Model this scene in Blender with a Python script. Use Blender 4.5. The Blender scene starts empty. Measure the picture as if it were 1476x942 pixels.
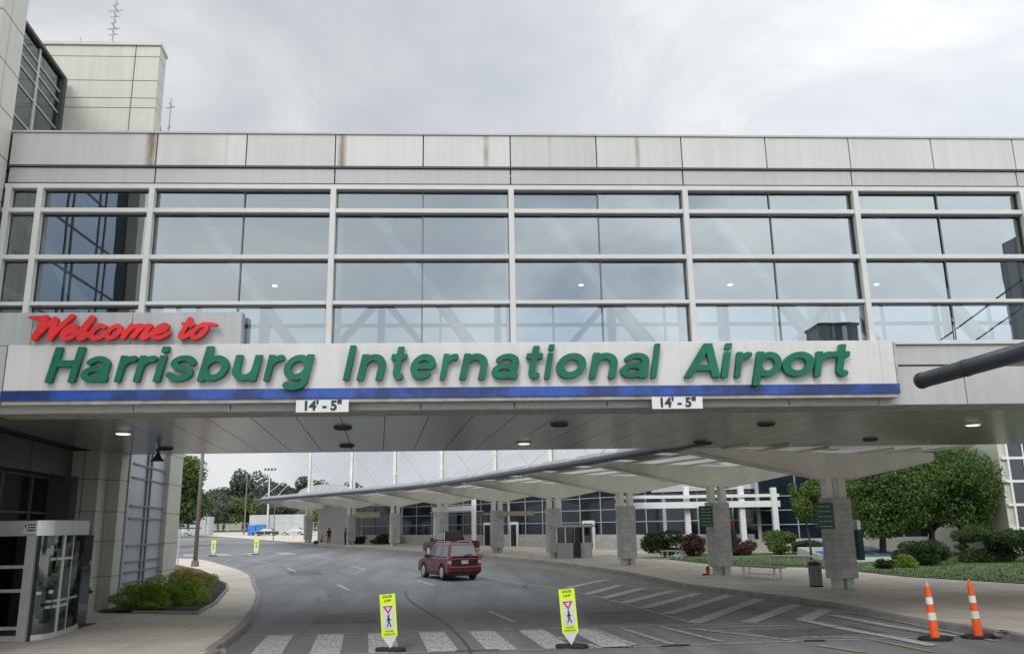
import bpy, bmesh, math, random
import numpy as np
from mathutils import Vector, Matrix
random.seed(7); np.random.seed(7)
S = bpy.context.scene
COL = S.collection
PI = math.pi

# ------------------------------------------------------------------ camera
cd = bpy.data.cameras.new('camera'); cam = bpy.data.objects.new('camera', cd); COL.objects.link(cam)
S.camera = cam
cd.sensor_fit = 'HORIZONTAL'; cd.sensor_width = 36.0
cd.lens = 36.0*1196.6/1476.0
cd.clip_start = 0.1; cd.clip_end = 3000
_F = Vector((0.04950203, 0.97169489, 0.23099479)); _R = Vector((0.99876331, -0.04708794, -0.01595575)); _U = Vector((0.00462705, -0.23149896, 0.97282415))
cam.matrix_world = Matrix(((_R.x, _U.x, -_F.x, 0), (_R.y, _U.y, -_F.y, 0), (_R.z, _U.z, -_F.z, 2.5), (0, 0, 0, 1)))

# ------------------------------------------------------------------ world: overcast sky
SUN_EL, SUN_AZ = 40, 200          # degrees; azimuth clockwise from +Y (behind the camera, slightly left)
W = bpy.data.worlds.new('World'); S.world = W; W.use_nodes = True
nt = W.node_tree; nt.nodes.clear()
def N(t, typ, **kw):
    n = t.nodes.new(typ)
    for k, v in kw.items(): setattr(n, k, v)
    return n
def ramp(t, stops):
    r = N(t, 'ShaderNodeValToRGB'); e = r.color_ramp.elements
    while len(e) < len(stops): e.new(0.5)
    for i, (p, c) in enumerate(stops):
        e[i].position = p; e[i].color = (c[0], c[1], c[2], 1)
    return r
out = N(nt, 'ShaderNodeOutputWorld'); bg = N(nt, 'ShaderNodeBackground'); bg.inputs[1].default_value = 0.1
sky = N(nt, 'ShaderNodeTexSky', sky_type='NISHITA', sun_disc=False)
sky.sun_elevation = math.radians(SUN_EL); sky.sun_rotation = math.radians(SUN_AZ)
tc = N(nt, 'ShaderNodeTexCoord')
mp = N(nt, 'ShaderNodeMapping'); mp.inputs['Scale'].default_value = (1, 1, 1.9)
n1 = N(nt, 'ShaderNodeTexNoise'); n1.inputs['Scale'].default_value = 2.9; n1.inputs['Detail'].default_value = 7; n1.inputs['Roughness'].default_value = .58
n1.inputs['Distortion'].default_value = .4
cl = ramp(nt, [(.32, (5.5, 5.9, 6.4)), (.5, (6.6, 6.95, 7.35)), (.68, (8.4, 8.55, 8.75))])
n2 = N(nt, 'ShaderNodeTexNoise'); n2.inputs['Scale'].default_value = 3.4; n2.inputs['Detail'].default_value = 5
gap = ramp(nt, [(.50, (0, 0, 0)), (.66, (1, 1, 1))])
sp = N(nt, 'ShaderNodeSeparateXYZ')
back = N(nt, 'ShaderNodeMapRange'); back.inputs[1].default_value = 0.2; back.inputs[2].default_value = -0.7; back.inputs[3].default_value = .69; back.inputs[4].default_value = 1.5
gy_ = N(nt, 'ShaderNodeMapRange'); gy_.inputs[1].default_value = 0.0; gy_.inputs[2].default_value = -0.5; gy_.inputs[3].default_value = 0.0; gy_.inputs[4].default_value = .75
gm = N(nt, 'ShaderNodeMath', operation='MULTIPLY')
mul = N(nt, 'ShaderNodeVectorMath', operation='SCALE')
mix = N(nt, 'ShaderNodeMix', data_type='RGBA')
lk = nt.links.new
lk(tc.outputs['Generated'], mp.inputs[0]); lk(mp.outputs[0], n1.inputs['Vector']); lk(mp.outputs[0], n2.inputs['Vector'])
lk(n1.outputs['Fac'], cl.inputs[0]); lk(n2.outputs['Fac'], gap.inputs[0]); lk(tc.outputs['Generated'], sp.inputs[0])
lk(sp.outputs['Y'], back.inputs[0]); lk(sp.outputs['Y'], gy_.inputs[0])
lk(gap.outputs[0], gm.inputs[0]); lk(gy_.outputs[0], gm.inputs[1])
zen = N(nt, 'ShaderNodeMapRange'); zen.inputs[1].default_value = .62; zen.inputs[2].default_value = .95; zen.inputs[3].default_value = 1.0; zen.inputs[4].default_value = 1.9
sidex = N(nt, 'ShaderNodeMapRange'); sidex.inputs[1].default_value = -.1; sidex.inputs[2].default_value = .55; sidex.inputs[3].default_value = .97; sidex.inputs[4].default_value = 1.32
m1 = N(nt, 'ShaderNodeMath', operation='MULTIPLY'); m2_ = N(nt, 'ShaderNodeMath', operation='MULTIPLY')
lk(sp.outputs['Z'], zen.inputs[0]); lk(sp.outputs['X'], sidex.inputs[0]); lk(back.outputs[0], m1.inputs[0]); lk(zen.outputs[0], m1.inputs[1]); lk(m1.outputs[0], m2_.inputs[0]); lk(sidex.outputs[0], m2_.inputs[1])
lk(cl.outputs[0], mul.inputs[0]); lk(m2_.outputs[0], mul.inputs['Scale'])
skm = N(nt, 'ShaderNodeVectorMath', operation='SCALE'); skm.inputs['Scale'].default_value = 1.0
lk(sky.outputs[0], skm.inputs[0])
lk(gm.outputs[0], mix.inputs[0]); lk(mul.outputs[0], mix.inputs[6]); lk(skm.outputs[0], mix.inputs[7])
lk(mix.outputs[2], bg.inputs[0]); lk(bg.outputs[0], out.inputs[0])

sd = bpy.data.lights.new('sun', 'SUN'); sun = bpy.data.objects.new('sun', sd); COL.objects.link(sun)
sd.energy = 1.1; sd.angle = math.radians(24); sd.color = (1.0, .97, .92)
a, e = math.radians(SUN_AZ), math.radians(SUN_EL)
dirv = Vector((math.sin(a)*math.cos(e), math.cos(a)*math.cos(e), math.sin(e)))
sun.rotation_euler = dirv.to_track_quat('Z', 'Y').to_euler()
S.view_settings.view_transform = 'Standard'; S.view_settings.look = 'None'
S.view_settings.exposure = 0.5; S.view_settings.gamma = 1.0; S.view_settings.use_curve_mapping = False
S.cycles.max_bounces = 8; S.cycles.transparent_max_bounces = 16

# ------------------------------------------------------------------ materials
def newmat(name):
    m = bpy.data.materials.new(name); m.use_nodes = True
    t = m.node_tree; t.nodes.clear()
    o = N(t, 'ShaderNodeOutputMaterial'); p = N(t, 'ShaderNodeBsdfPrincipled')
    t.links.new(p.outputs[0], o.inputs[0])
    return m, t, p, o
def mat(name, col, rough=.6, metal=0., var=.12, scale=3., streak=0., bump=0., bscale=40., spec=.5, tint=None, coat=0., emit=None, wgt=None):
    """base colour broken up by two noises, optional vertical dirt streaks and bump"""
    m, t, p, o = newmat(name); l = t.links.new
    tcn = N(t, 'ShaderNodeTexCoord')
    na = N(t, 'ShaderNodeTexNoise'); na.inputs['Scale'].default_value = scale; na.inputs['Detail'].default_value = 6; na.inputs['Roughness'].default_value = .6
    l(tcn.outputs['Object'], na.inputs['Vector'])
    lo = [c*(1-var) for c in col]; hi = [min(1, c*(1+var)) for c in col]
    if tint: lo = [lo[i]*tint[i] for i in range(3)]
    r = ramp(t, [(.3, lo), (.7, hi)]); l(na.outputs['Fac'], r.inputs[0]); c = r.outputs[0]
    if streak > 0:
        mpn = N(t, 'ShaderNodeMapping'); mpn.inputs['Scale'].default_value = (5, 5, .25); l(tcn.outputs['Object'], mpn.inputs[0])
        nb = N(t, 'ShaderNodeTexNoise'); nb.inputs['Scale'].default_value = 1.6; nb.inputs['Detail'].default_value = 8; l(mpn.outputs[0], nb.inputs['Vector'])
        rb = ramp(t, [(.35, (1-streak, 1-streak*1.05, 1-streak*1.15)), (.62, (1, 1, 1))]); l(nb.outputs['Fac'], rb.inputs[0])
        mx = N(t, 'ShaderNodeMix', data_type='RGBA', blend_type='MULTIPLY'); mx.inputs[0].default_value = 1
        l(c, mx.inputs[6]); l(rb.outputs[0], mx.inputs[7]); c = mx.outputs[2]
    l(c, p.inputs['Base Color'])
    p.inputs['Roughness'].default_value = rough; p.inputs['Metallic'].default_value = metal
    p.inputs['Specular IOR Level'].default_value = spec
    if coat: p.inputs['Coat Weight'].default_value = coat; p.inputs['Coat Roughness'].default_value = .05
    if bump:
        nc = N(t, 'ShaderNodeTexNoise'); nc.inputs['Scale'].default_value = bscale; nc.inputs['Detail'].default_value = 4; l(tcn.outputs['Object'], nc.inputs['Vector'])
        b = N(t, 'ShaderNodeBump'); b.inputs['Strength'].default_value = bump; b.inputs['Distance'].default_value = .02
        l(nc.outputs['Fac'], b.inputs['Height']); l(b.outputs[0], p.inputs['Normal'])
    if emit:
        p.inputs['Emission Color'].default_value = (*emit[0], 1); p.inputs['Emission Strength'].default_value = emit[1]
    return m

def asphalt_mat():
    m, t, p, o = newmat('asphalt'); l = t.links.new
    tcn = N(t, 'ShaderNodeTexCoord')
    big = N(t, 'ShaderNodeTexNoise'); big.inputs['Scale'].default_value = .12; big.inputs['Detail'].default_value = 5; l(tcn.outputs['Object'], big.inputs[0])
    mp_ = N(t, 'ShaderNodeMapping'); mp_.inputs['Rotation'].default_value = (0, 0, -.35); mp_.inputs['Scale'].default_value = (.9, .06, 1); l(tcn.outputs['Object'], mp_.inputs[0])
    tr = N(t, 'ShaderNodeTexNoise'); tr.inputs['Scale'].default_value = 1.; tr.inputs['Detail'].default_value = 4; l(mp_.outputs[0], tr.inputs[0])
    fine = N(t, 'ShaderNodeTexNoise'); fine.inputs['Scale'].default_value = 55; fine.inputs['Detail'].default_value = 3; l(tcn.outputs['Object'], fine.inputs[0])
    r1 = ramp(t, [(.3, (.15, .154, .158)), (.7, (.205, .209, .213))]); l(big.outputs['Fac'], r1.inputs[0])
    r2 = ramp(t, [(.35, (.78, .78, .78)), (.65, (1.12, 1.12, 1.12))]); l(tr.outputs['Fac'], r2.inputs[0])
    r3 = ramp(t, [(.3, (.75, .75, .75)), (.7, (1.2, 1.2, 1.2))]); l(fine.outputs['Fac'], r3.inputs[0])
    a1 = N(t, 'ShaderNodeMix', data_type='RGBA', blend_type='MULTIPLY'); a1.inputs[0].default_value = 1; l(r1.outputs[0], a1.inputs[6]); l(r2.outputs[0], a1.inputs[7])
    a2 = N(t, 'ShaderNodeMix', data_type='RGBA', blend_type='MULTIPLY'); a2.inputs[0].default_value = .8; l(a1.outputs[2], a2.inputs[6]); l(r3.outputs[0], a2.inputs[7])
    l(a2.outputs[2], p.inputs['Base Color']); p.inputs['Roughness'].default_value = .72; p.inputs['Specular IOR Level'].default_value = .35
    b = N(t, 'ShaderNodeBump'); b.inputs['Strength'].default_value = .35; b.inputs['Distance'].default_value = .01; l(fine.outputs['Fac'], b.inputs['Height']); l(b.outputs[0], p.inputs['Normal'])
    return m
def paint_mat(name, col, wear=.5, scale=(3, 1.2, 1), under=(.17, .174, .177)):
    m, t, p, o = newmat(name); l = t.links.new
    tcn = N(t, 'ShaderNodeTexCoord'); mpn = N(t, 'ShaderNodeMapping'); mpn.inputs['Scale'].default_value = scale; mpn.inputs['Rotation'].default_value = (0, 0, .1)
    l(tcn.outputs['Object'], mpn.inputs[0])
    na = N(t, 'ShaderNodeTexNoise'); na.inputs['Scale'].default_value = 3.5; na.inputs['Detail'].default_value = 9; na.inputs['Roughness'].default_value = .72; l(mpn.outputs[0], na.inputs[0])
    r = ramp(t, [(wear-.09, under), (wear+.09, col)]); l(na.outputs['Fac'], r.inputs[0])
    l(r.outputs[0], p.inputs['Base Color']); p.inputs['Roughness'].default_value = .7
    return m
def concrete_mat(name, col, joint=1.5, rot=.0):
    m, t, p, o = newmat(name); l = t.links.new
    tcn = N(t, 'ShaderNodeTexCoord'); mpn = N(t, 'ShaderNodeMapping'); mpn.inputs['Rotation'].default_value = (0, 0, rot); l(tcn.outputs['Object'], mpn.inputs[0])
    na = N(t, 'ShaderNodeTexNoise'); na.inputs['Scale'].default_value = .7; na.inputs['Detail'].default_value = 8; na.inputs['Roughness'].default_value = .65; l(mpn.outputs[0], na.inputs[0])
    r = ramp(t, [(.3, [c*.78 for c in col]), (.7, [c*1.12 for c in col])]); l(na.outputs['Fac'], r.inputs[0])
    br = N(t, 'ShaderNodeTexBrick'); br.offset = 0; br.inputs['Scale'].default_value = 1; br.inputs['Mortar Size'].default_value = .012
    br.inputs['Brick Width'].default_value = joint; br.inputs['Row Height'].default_value = joint
    br.inputs['Color1'].default_value = (1, 1, 1, 1); br.inputs['Color2'].default_value = (.93, .93, .93, 1); br.inputs['Mortar'].default_value = (.45, .44, .42, 1)
    l(mpn.outputs[0], br.inputs['Vector'])
    mx = N(t, 'ShaderNodeMix', data_type='RGBA', blend_type='MULTIPLY'); mx.inputs[0].default_value = 1; l(r.outputs[0], mx.inputs[6]); l(br.outputs['Color'], mx.inputs[7])
    l(mx.outputs[2], p.inputs['Base Color']); p.inputs['Roughness'].default_value = .85
    return m
def panel_mat(name, col, stains):
    """painted metal fascia with rust runs at given x (object space) and fine streaks"""
    m = mat(name, col, rough=.42, var=.06, scale=.5, streak=.07)
    t = m.node_tree; l = t.links.new
    p = [n for n in t.nodes if n.type == 'BSDF_PRINCIPLED'][0]
    src = p.inputs['Base Color'].links[0].from_socket
    tcn = N(t, 'ShaderNodeTexCoord'); s = N(t, 'ShaderNodeSeparateXYZ'); l(tcn.outputs['Object'], s.inputs[0])
    nz = N(t, 'ShaderNodeTexNoise'); nz.inputs['Scale'].default_value = 2.5; l(tcn.outputs['Object'], nz.inputs[0])
    acc = None
    for x0, w_, k in stains:
        d = N(t, 'ShaderNodeMath', operation='SUBTRACT'); l(s.outputs['X'], d.inputs[0]); d.inputs[1].default_value = x0
        a_ = N(t, 'ShaderNodeMath', operation='ABSOLUTE'); l(d.outputs[0], a_.inputs[0])
        mr = N(t, 'ShaderNodeMapRange'); mr.inputs[1].default_value = 0; mr.inputs[2].default_value = w_; mr.inputs[3].default_value = k; mr.inputs[4].default_value = 0; l(a_.outputs[0], mr.inputs[0])
        if acc is None: acc = mr.outputs[0]
        else:
            mm = N(t, 'ShaderNodeMath', operation='MAXIMUM'); l(acc, mm.inputs[0]); l(mr.outputs[0], mm.inputs[1]); acc = mm.outputs[0]
    ml = N(t, 'ShaderNodeMath', operation='MULTIPLY'); l(acc, ml.inputs[0]); l(nz.outputs['Fac'], ml.inputs[1])
    mx = N(t, 'ShaderNodeMix', data_type='RGBA'); l(ml.outputs[0], mx.inputs[0]); l(src, mx.inputs[6]); mx.inputs[7].default_value = (.16, .11, .06, 1)
    fx_ = N(t, 'ShaderNodeMath', operation='ADD'); l(s.outputs['X'], fx_.inputs[0]); fx_.inputs[1].default_value = 13.912
    fd = N(t, 'ShaderNodeMath', operation='DIVIDE'); l(fx_.outputs[0], fd.inputs[0]); fd.inputs[1].default_value = 1.95425
    ff = N(t, 'ShaderNodeMath', operation='FLOOR'); l(fd.outputs[0], ff.inputs[0])
    wn = N(t, 'ShaderNodeTexWhiteNoise', noise_dimensions='1D'); l(ff.outputs[0], wn.inputs['W'])
    mr2 = N(t, 'ShaderNodeMapRange'); mr2.inputs[3].default_value = .90; mr2.inputs[4].default_value = 1.06; l(wn.outputs['Value'], mr2.inputs[0])
    sc_ = N(t, 'ShaderNodeVectorMath', operation='SCALE'); l(mx.outputs[2], sc_.inputs[0]); l(mr2.outputs[0], sc_.inputs['Scale'])
    l(sc_.outputs[0], p.inputs['Base Color'])
    return m
def glass_mat(name, refl=.6, rcol=(.72, .78, .83), tcol=(.5, .56, .6), rough=.0, wav=.0):
    m, t, p, o = newmat(name); l = t.links.new; t.nodes.remove(p)
    g = N(t, 'ShaderNodeBsdfGlossy'); g.inputs['Color'].default_value = (*rcol, 1); g.inputs['Roughness'].default_value = rough
    tr = N(t, 'ShaderNodeBsdfTransparent'); tr.inputs['Color'].default_value = (*tcol, 1)
    mx = N(t, 'ShaderNodeMixShader'); mx.inputs[0].default_value = refl
    l(tr.outputs[0], mx.inputs[1]); l(g.outputs[0], mx.inputs[2]); l(mx.outputs[0], o.inputs[0])
    if wav:
        tcn = N(t, 'ShaderNodeTexCoord'); nz = N(t, 'ShaderNodeTexNoise'); nz.inputs['Scale'].default_value = .8; l(tcn.outputs['Object'], nz.inputs[0])
        b = N(t, 'ShaderNodeBump'); b.inputs['Strength'].default_value = wav; b.inputs['Distance'].default_value = .05; l(nz.outputs['Fac'], b.inputs['Height']); l(b.outputs[0], g.inputs['Normal'])
    return m
def leaf_mat(name, c1, c2, sc=.8):
    m, t, p, o = newmat(name); l = t.links.new
    tcn = N(t, 'ShaderNodeTexCoord'); na = N(t, 'ShaderNodeTexNoise'); na.inputs['Scale'].default_value = sc; na.inputs['Detail'].default_value = 7; na.inputs['Roughness'].default_value = .7
    l(tcn.outputs['Object'], na.inputs[0]); r = ramp(t, [(.36, c1), (.66, c2)]); l(na.outputs['Fac'], r.inputs[0]); l(r.outputs[0], p.inputs['Base Color'])
    p.inputs['Roughness'].default_value = .6; p.inputs['Specular IOR Level'].default_value = .3
    td = N(t, 'ShaderNodeBsdfTranslucent'); l(r.outputs[0], td.inputs[0])
    mx = N(t, 'ShaderNodeMixShader'); mx.inputs[0].default_value = .38; l(p.outputs[0], mx.inputs[1]); l(td.outputs[0], mx.inputs[2]); l(mx.outputs[0], o.inputs[0])
    return m
def block_mat(name, col, bw, bh, mortar=(.12, .12, .12), ms=.012, use='XZ', var=.12):
    """coursed masonry on upright faces"""
    m, t, p, o = newmat(name); l = t.links.new
    tcn = N(t, 'ShaderNodeTexCoord'); s = N(t, 'ShaderNodeSeparateXYZ'); l(tcn.outputs['Object'], s.inputs[0])
    ad = N(t, 'ShaderNodeMath', operation='ADD'); l(s.outputs['X'], ad.inputs[0]); l(s.outputs['Y'], ad.inputs[1])
    c = N(t, 'ShaderNodeCombineXYZ'); l(ad.outputs[0], c.inputs[0]); l(s.outputs['Z'], c.inputs[1])
    br = N(t, 'ShaderNodeTexBrick'); br.inputs['Scale'].default_value = 1; br.inputs['Brick Width'].default_value = bw; br.inputs['Row Height'].default_value = bh; br.inputs['Mortar Size'].default_value = ms
    br.inputs['Color1'].default_value = (*[x*(1-var) for x in col], 1); br.inputs['Color2'].default_value = (*[x*(1+var) for x in col], 1); br.inputs['Mortar'].default_value = (*mortar, 1)
    l(c.outputs[0], br.inputs['Vector'])
    nz = N(t, 'ShaderNodeTexNoise'); nz.inputs['Scale'].default_value = 3; nz.inputs['Detail'].default_value = 6; l(tcn.outputs['Object'], nz.inputs[0])
    r = ramp(t, [(.3, (.8, .8, .8)), (.7, (1.1, 1.1, 1.1))]); l(nz.outputs['Fac'], r.inputs[0])
    mx = N(t, 'ShaderNodeMix', data_type='RGBA', blend_type='MULTIPLY'); mx.inputs[0].default_value = 1; l(br.outputs['Color'], mx.inputs[6]); l(r.outputs[0], mx.inputs[7])
    l(mx.outputs[2], p.inputs['Base Color']); p.inputs['Roughness'].default_value = .8
    return m

M = {}
M['asphalt'] = asphalt_mat()
M['walk'] = concrete_mat('walk_concrete', (.56, .50, .425), 1.8, .1)
M['kerb'] = mat('kerb_concrete', (.25, .24, .22), .85, var=.25, scale=2)
M['gutter'] = mat('gutter_concrete', (.20, .195, .18), .85, var=.2, scale=1.5)
M['ground'] = mat('dry_ground', (.16, .17, .10), .9, var=.3, scale=.05)
M['mulch'] = mat('mulch', (.014, .012, .012), .95, var=.6, scale=25, bump=1, bscale=30)
M['soil'] = mat('reddish_mulch', (.10, .05, .03), .95, var=.4, scale=8)
M['lawn'] = mat('lawn', (.075, .12, .035), .9, var=.35, scale=1.2, bump=1, bscale=60)
M['white_paint'] = paint_mat('white_road_paint', (.52, .51, .48), .475, scale=(7, .9, 1))
M['worn_paint'] = paint_mat('worn_road_paint', (.40, .39, .37), .49)
M['hatch_paint'] = paint_mat('hatch_road_paint', (.42, .415, .385), .45, scale=(3, 1.5, 1))
M['yellow_paint'] = paint_mat('yellow_road_paint', (.36, .27, .09), .50)
M['faded_yellow'] = paint_mat('faded_yellow_paint', (.24, .21, .13), .5)
M['crack'] = mat('crack_sealant', (.02, .02, .022), .5)
M['panel'] = panel_mat('parapet_panel', (.49, .49, .47), [(-14.03, .16, 1.7), (-9.85, .13, 1.7), (-6.64, .1, 1.4), (-3.2, .08, 1.2), (-13.0, .7, .30), (-12.4, .05, .5), (-5.2, .04, .5)])
M['band'] = mat('fascia_band', (.39, .39, .385), .4, var=.07, scale=.6, streak=.08)
M['frame'] = mat('frame_aluminium', (.50, .50, .475), .4, var=.06, scale=2)
M['darkline'] = mat('dark_joint', (.05, .052, .055), .6)
M['gasket'] = mat('black_gasket', (.13, .14, .145), .5)
M['glass'] = glass_mat('bridge_glass', .58, (.475, .515, .518), (.50, .57, .62), wav=.015)
M['backglass'] = glass_mat('rear_bridge_glass', .12, (.5, .5, .5), (.80, .86, .92))
M['white_steel'] = mat('white_steel', (.68, .69, .67), .45, var=.05)
M['inner'] = mat('bridge_interior', (.26, .29, .30), .7)
M['inner_floor'] = mat('bridge_floor', (.2, .21, .22), .7)
M['soffit'] = mat('soffit_metal', (.38, .385, .37), .24, metal=.5, var=.10, scale=.5, streak=0)
M['hem'] = mat('soffit_hem', (.34, .33, .30), .6, var=.3, scale=3, tint=(1, .97, .9))
M['sign_white'] = mat('sign_board', (.55, .54, .52), .5, var=.06, scale=.8, streak=.07)
M['sign_grey'] = mat('sign_grey_panel', (.37, .385, .39), .5, var=.08, scale=1, streak=.10)
M['blue'] = mat('blue_stripe', (.008, .046, .235), .35, var=.45, scale=1.1)
for _n in M['blue'].node_tree.nodes:
    if _n.type == 'VALTORGB': _n.color_ramp.elements[0].position = .44; _n.color_ramp.elements[1].position = .56
    if _n.type == 'TEX_NOISE': _n.inputs['Scale'].default_value = .9; _n.inputs['Detail'].default_value = 3
M['green'] = mat('green_letter', (.004, .125, .066), .5, var=.22, scale=1.6, streak=.10, spec=.3)
M['red'] = mat('red_letter', (.60, .025, .028), .5, spec=.3, var=.16, scale=2.5, streak=.08)
M['black'] = mat('black', (.015, .015, .016), .5)
M['sign_face'] = mat('clearance_board', (.6, .6, .6), .5, var=.05)
M['lamp'] = mat('lit_lens', (.9, .9, .9), .4, emit=((1, .97, .9), .9))
M['lamp_in'] = mat('lit_ceiling_lens', (.9, .9, .9), .4, emit=((1, 1, 1), 4.0))
M['vent'] = mat('dark_vent', (.05, .05, .05), .6)
M['cream'] = mat('cream_panel', (.52, .52, .45), .55, var=.05, scale=.8, streak=.07)
M['bldg_dark'] = glass_mat('tinted_glazing', .17, (.6, .66, .7), (.16, .18, .18))
M['bldg_blue'] = mat('bluegrey_panel', (.46, .49, .53), .35, metal=.3, var=.08, scale=.6)
M['rail_grey'] = mat('grey_rail', (.20, .215, .24), .5)
M['mull'] = mat('light_mullion', (.45, .46, .46), .45)
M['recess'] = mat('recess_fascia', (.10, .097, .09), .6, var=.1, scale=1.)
M['darkglass'] = mat('dark_glass', (.008, .011, .012), .04, var=.3, scale=.6, spec=.6)
M['doorglass'] = glass_mat('door_glass', .22, (.6, .68, .66), (.55, .6, .6))
M['steel'] = mat('brushed_steel', (.62, .63, .62), .38, metal=.5, var=.05)
M['tube'] = mat('canopy_tube', (.052, .062, .075), .38, metal=.1, var=.1, scale=2)
M['beam'] = mat('canopy_beam', (.72, .70, .63), .5, var=.12, scale=.9)
M['roof'] = mat('canopy_roof', (.33, .335, .33), .5, var=.15, scale=.7)
_t = M['roof'].node_tree; _p = [n for n in _t.nodes if n.type == 'BSDF_PRINCIPLED'][0]; _o = [n for n in _t.nodes if n.type == 'OUTPUT_MATERIAL'][0]
_tl = N(_t, 'ShaderNodeBsdfTranslucent'); _tl.inputs[0].default_value = (.75, .76, .72, 1); _mx = N(_t, 'ShaderNodeMixShader'); _mx.inputs[0].default_value = .32
_t.links.new(_p.outputs[0], _mx.inputs[1]); _t.links.new(_tl.outputs[0], _mx.inputs[2]); _t.links.new(_mx.outputs[0], _o.inputs[0])
M['skylight'] = mat('canopy_skylight', (.25, .27, .29), .3, metal=.2, var=.1)
M['mast'] = mat('mast_white', (.50, .51, .51), .45, var=.06)
M['cladding'] = block_mat('column_blocks', (.45, .45, .435), .42, .2, (.34, .34, .33), .010, var=.07)
M['foot'] = mat('column_foot', (.5, .5, .48), .6)
M['stud'] = mat('yellow_stud', (.60, .53, .25), .4)
M['wall_block'] = block_mat('terminal_blocks', (.40, .395, .37), .6, .3, (.33, .325, .3), .010, var=.05)
M['term_win'] = mat('terminal_glass', (.010, .016, .026), .08, var=.4, scale=.5, spec=.55)
M['term_fascia'] = mat('terminal_fascia', (.42, .43, .42), .5, var=.06)
M['term_frame'] = mat('terminal_frame', (.34, .36, .37), .5)
M['term_roof'] = mat('terminal_roof', (.34, .355, .36), .45, var=.04, scale=.1)
M['sign_green'] = mat('sign_green', (.008, .085, .045), .45)
M['sign_text'] = mat('sign_text', (.55, .6, .55), .5)
M['sign_tan'] = mat('sign_tan', (.33, .31, .22), .6)
M['banner'] = mat('teal_banner', (.015, .06, .085), .5)
M['concrete'] = mat('bench_concrete', (.33, .33, .31), .8, var=.15)
M['trash'] = mat('trash_metal', (.13, .13, .125), .5, var=.15, scale=5)
M['bark'] = mat('bark', (.06, .045, .035), .9, var=.3, scale=8)
M['pole'] = mat('brown_pole', (.14, .12, .10), .6)
M['galv'] = mat('galvanised', (.36, .37, .37), .5)
M['leaf_tree'] = leaf_mat('leaf_tree', (.024, .052, .015), (.13, .205, .045), .9)
M['leaf_light'] = leaf_mat('leaf_light', (.06, .10, .02), (.15, .21, .045), .9)
M['leaf_dark'] = leaf_mat('leaf_dark', (.022, .045, .014), (.07, .115, .03), 1.2)
M['leaf_red'] = leaf_mat('leaf_red', (.045, .018, .018), (.12, .05, .042), 1.2)
M['leaf_yew'] = leaf_mat('leaf_yew', (.11, .18, .02), (.30, .42, .06), 2.0)
M['leaf_gold'] = leaf_mat('leaf_gold', (.18, .20, .03), (.40, .42, .08), 2.0)
M['leaf_far'] = leaf_mat('leaf_far', (.065, .082, .066), (.12, .15, .095), .12)  # greyed, less saturated green: distance haze is put into the leaf colour
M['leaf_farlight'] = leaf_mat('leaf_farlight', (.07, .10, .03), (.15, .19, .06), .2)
M['car_red'] = mat('maroon_paint', (.105, .003, .010), .35, metal=.1, var=.05, coat=.45)
M['truck_red'] = mat('dark_maroon_paint', (.045, .005, .008), .3, metal=.25, var=.05, coat=.7)
M['car_glass'] = mat('car_glass', (.10, .13, .13), .06, var=.1, spec=.8)
M['car_glass_dark'] = mat('truck_glass', (.006, .007, .008), .05, spec=.7)
M['tyre'] = mat('tyre', (.018, .018, .018), .85)
M['rim'] = mat('alloy_rim', (.5, .5, .5), .35, metal=.7)
M['trim'] = mat('black_trim', (.02, .02, .02), .6)
M['taillight'] = mat('tail_lens', (.28, .04, .04), .2, coat=.5)
M['tailclear'] = mat('clear_lens', (.55, .42, .38), .2, coat=.5)
M['plate'] = mat('number_plate', (.5, .5, .48), .5)
M['lime'] = mat('fluorescent_sheet', (.62, .80, .02), .5, var=.04)
M['lime_dark'] = mat('sign_black_text', (.03, .03, .01), .5)
M['white_sheet'] = mat('white_sheet', (.56, .56, .58), .5)
M['sign_redm'] = mat('sign_red', (.42, .02, .03), .5)
M['rubber'] = mat('rubber_base', (.012, .012, .012), .8)
M['orange'] = mat('orange_plastic', (.85, .11, .02), .5, var=.06, scale=6)
M['reflect'] = mat('reflective_white', (.75, .74, .68), .5)
M['cont_white'] = mat('container_white', (.42, .44, .45), .6, var=.1, streak=.1, scale=.4)
M['cont_blue'] = mat('container_blue', (.03, .16, .50), .5)
M['skin'] = mat('skin', (.3, .18, .13), .6)
M['cloth_dark'] = mat('dark_clothes', (.012, .012, .016), .8)
M['mural_blue'] = mat('flowerbed_blue', (.04, .11, .45), .7, var=.3, scale=4)
M['mural_green'] = mat('flowerbed_green', (.06, .28, .16), .7, var=.2, scale=4)
M['mural_white'] = mat('flowerbed_white', (.5, .5, .48), .7)
M['orange_truck'] = mat('orange_machine', (.55, .24, .03), .5)
M['brown_metal'] = mat('rusty_brown', (.17, .08, .035), .7)
M['far_conc'] = mat('far_concrete', (.16, .18, .20), .8, var=.1, scale=.1)
M['rust_tan'] = mat('rust_tan', (.30, .16, .10), .8, var=.4, scale=6)
M['hydrant_red'] = mat('hydrant_red', (.45, .03, .03), .5)

# ------------------------------------------------------------------ object helpers
WM = {}
def setp(o, label=None, cat=None, group=None, kind=None):
    if label: o['label'] = label
    if cat: o['category'] = cat
    if group: o['group'] = group
    if kind: o['kind'] = kind
def thing(name, label, cat, loc=(0, 0, 0), rz=0, group=None, rx=0, ry=0):
    o = bpy.data.objects.new(name, None); COL.objects.link(o)
    o.location = loc; o.rotation_euler = (rx, ry, rz); o.empty_display_size = .3
    WM[o] = Matrix.Translation(loc) @ o.rotation_euler.to_matrix().to_4x4()
    setp(o, label, cat, group)
    return o
def gz(y): return .009*max(0., y-28.)

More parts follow.
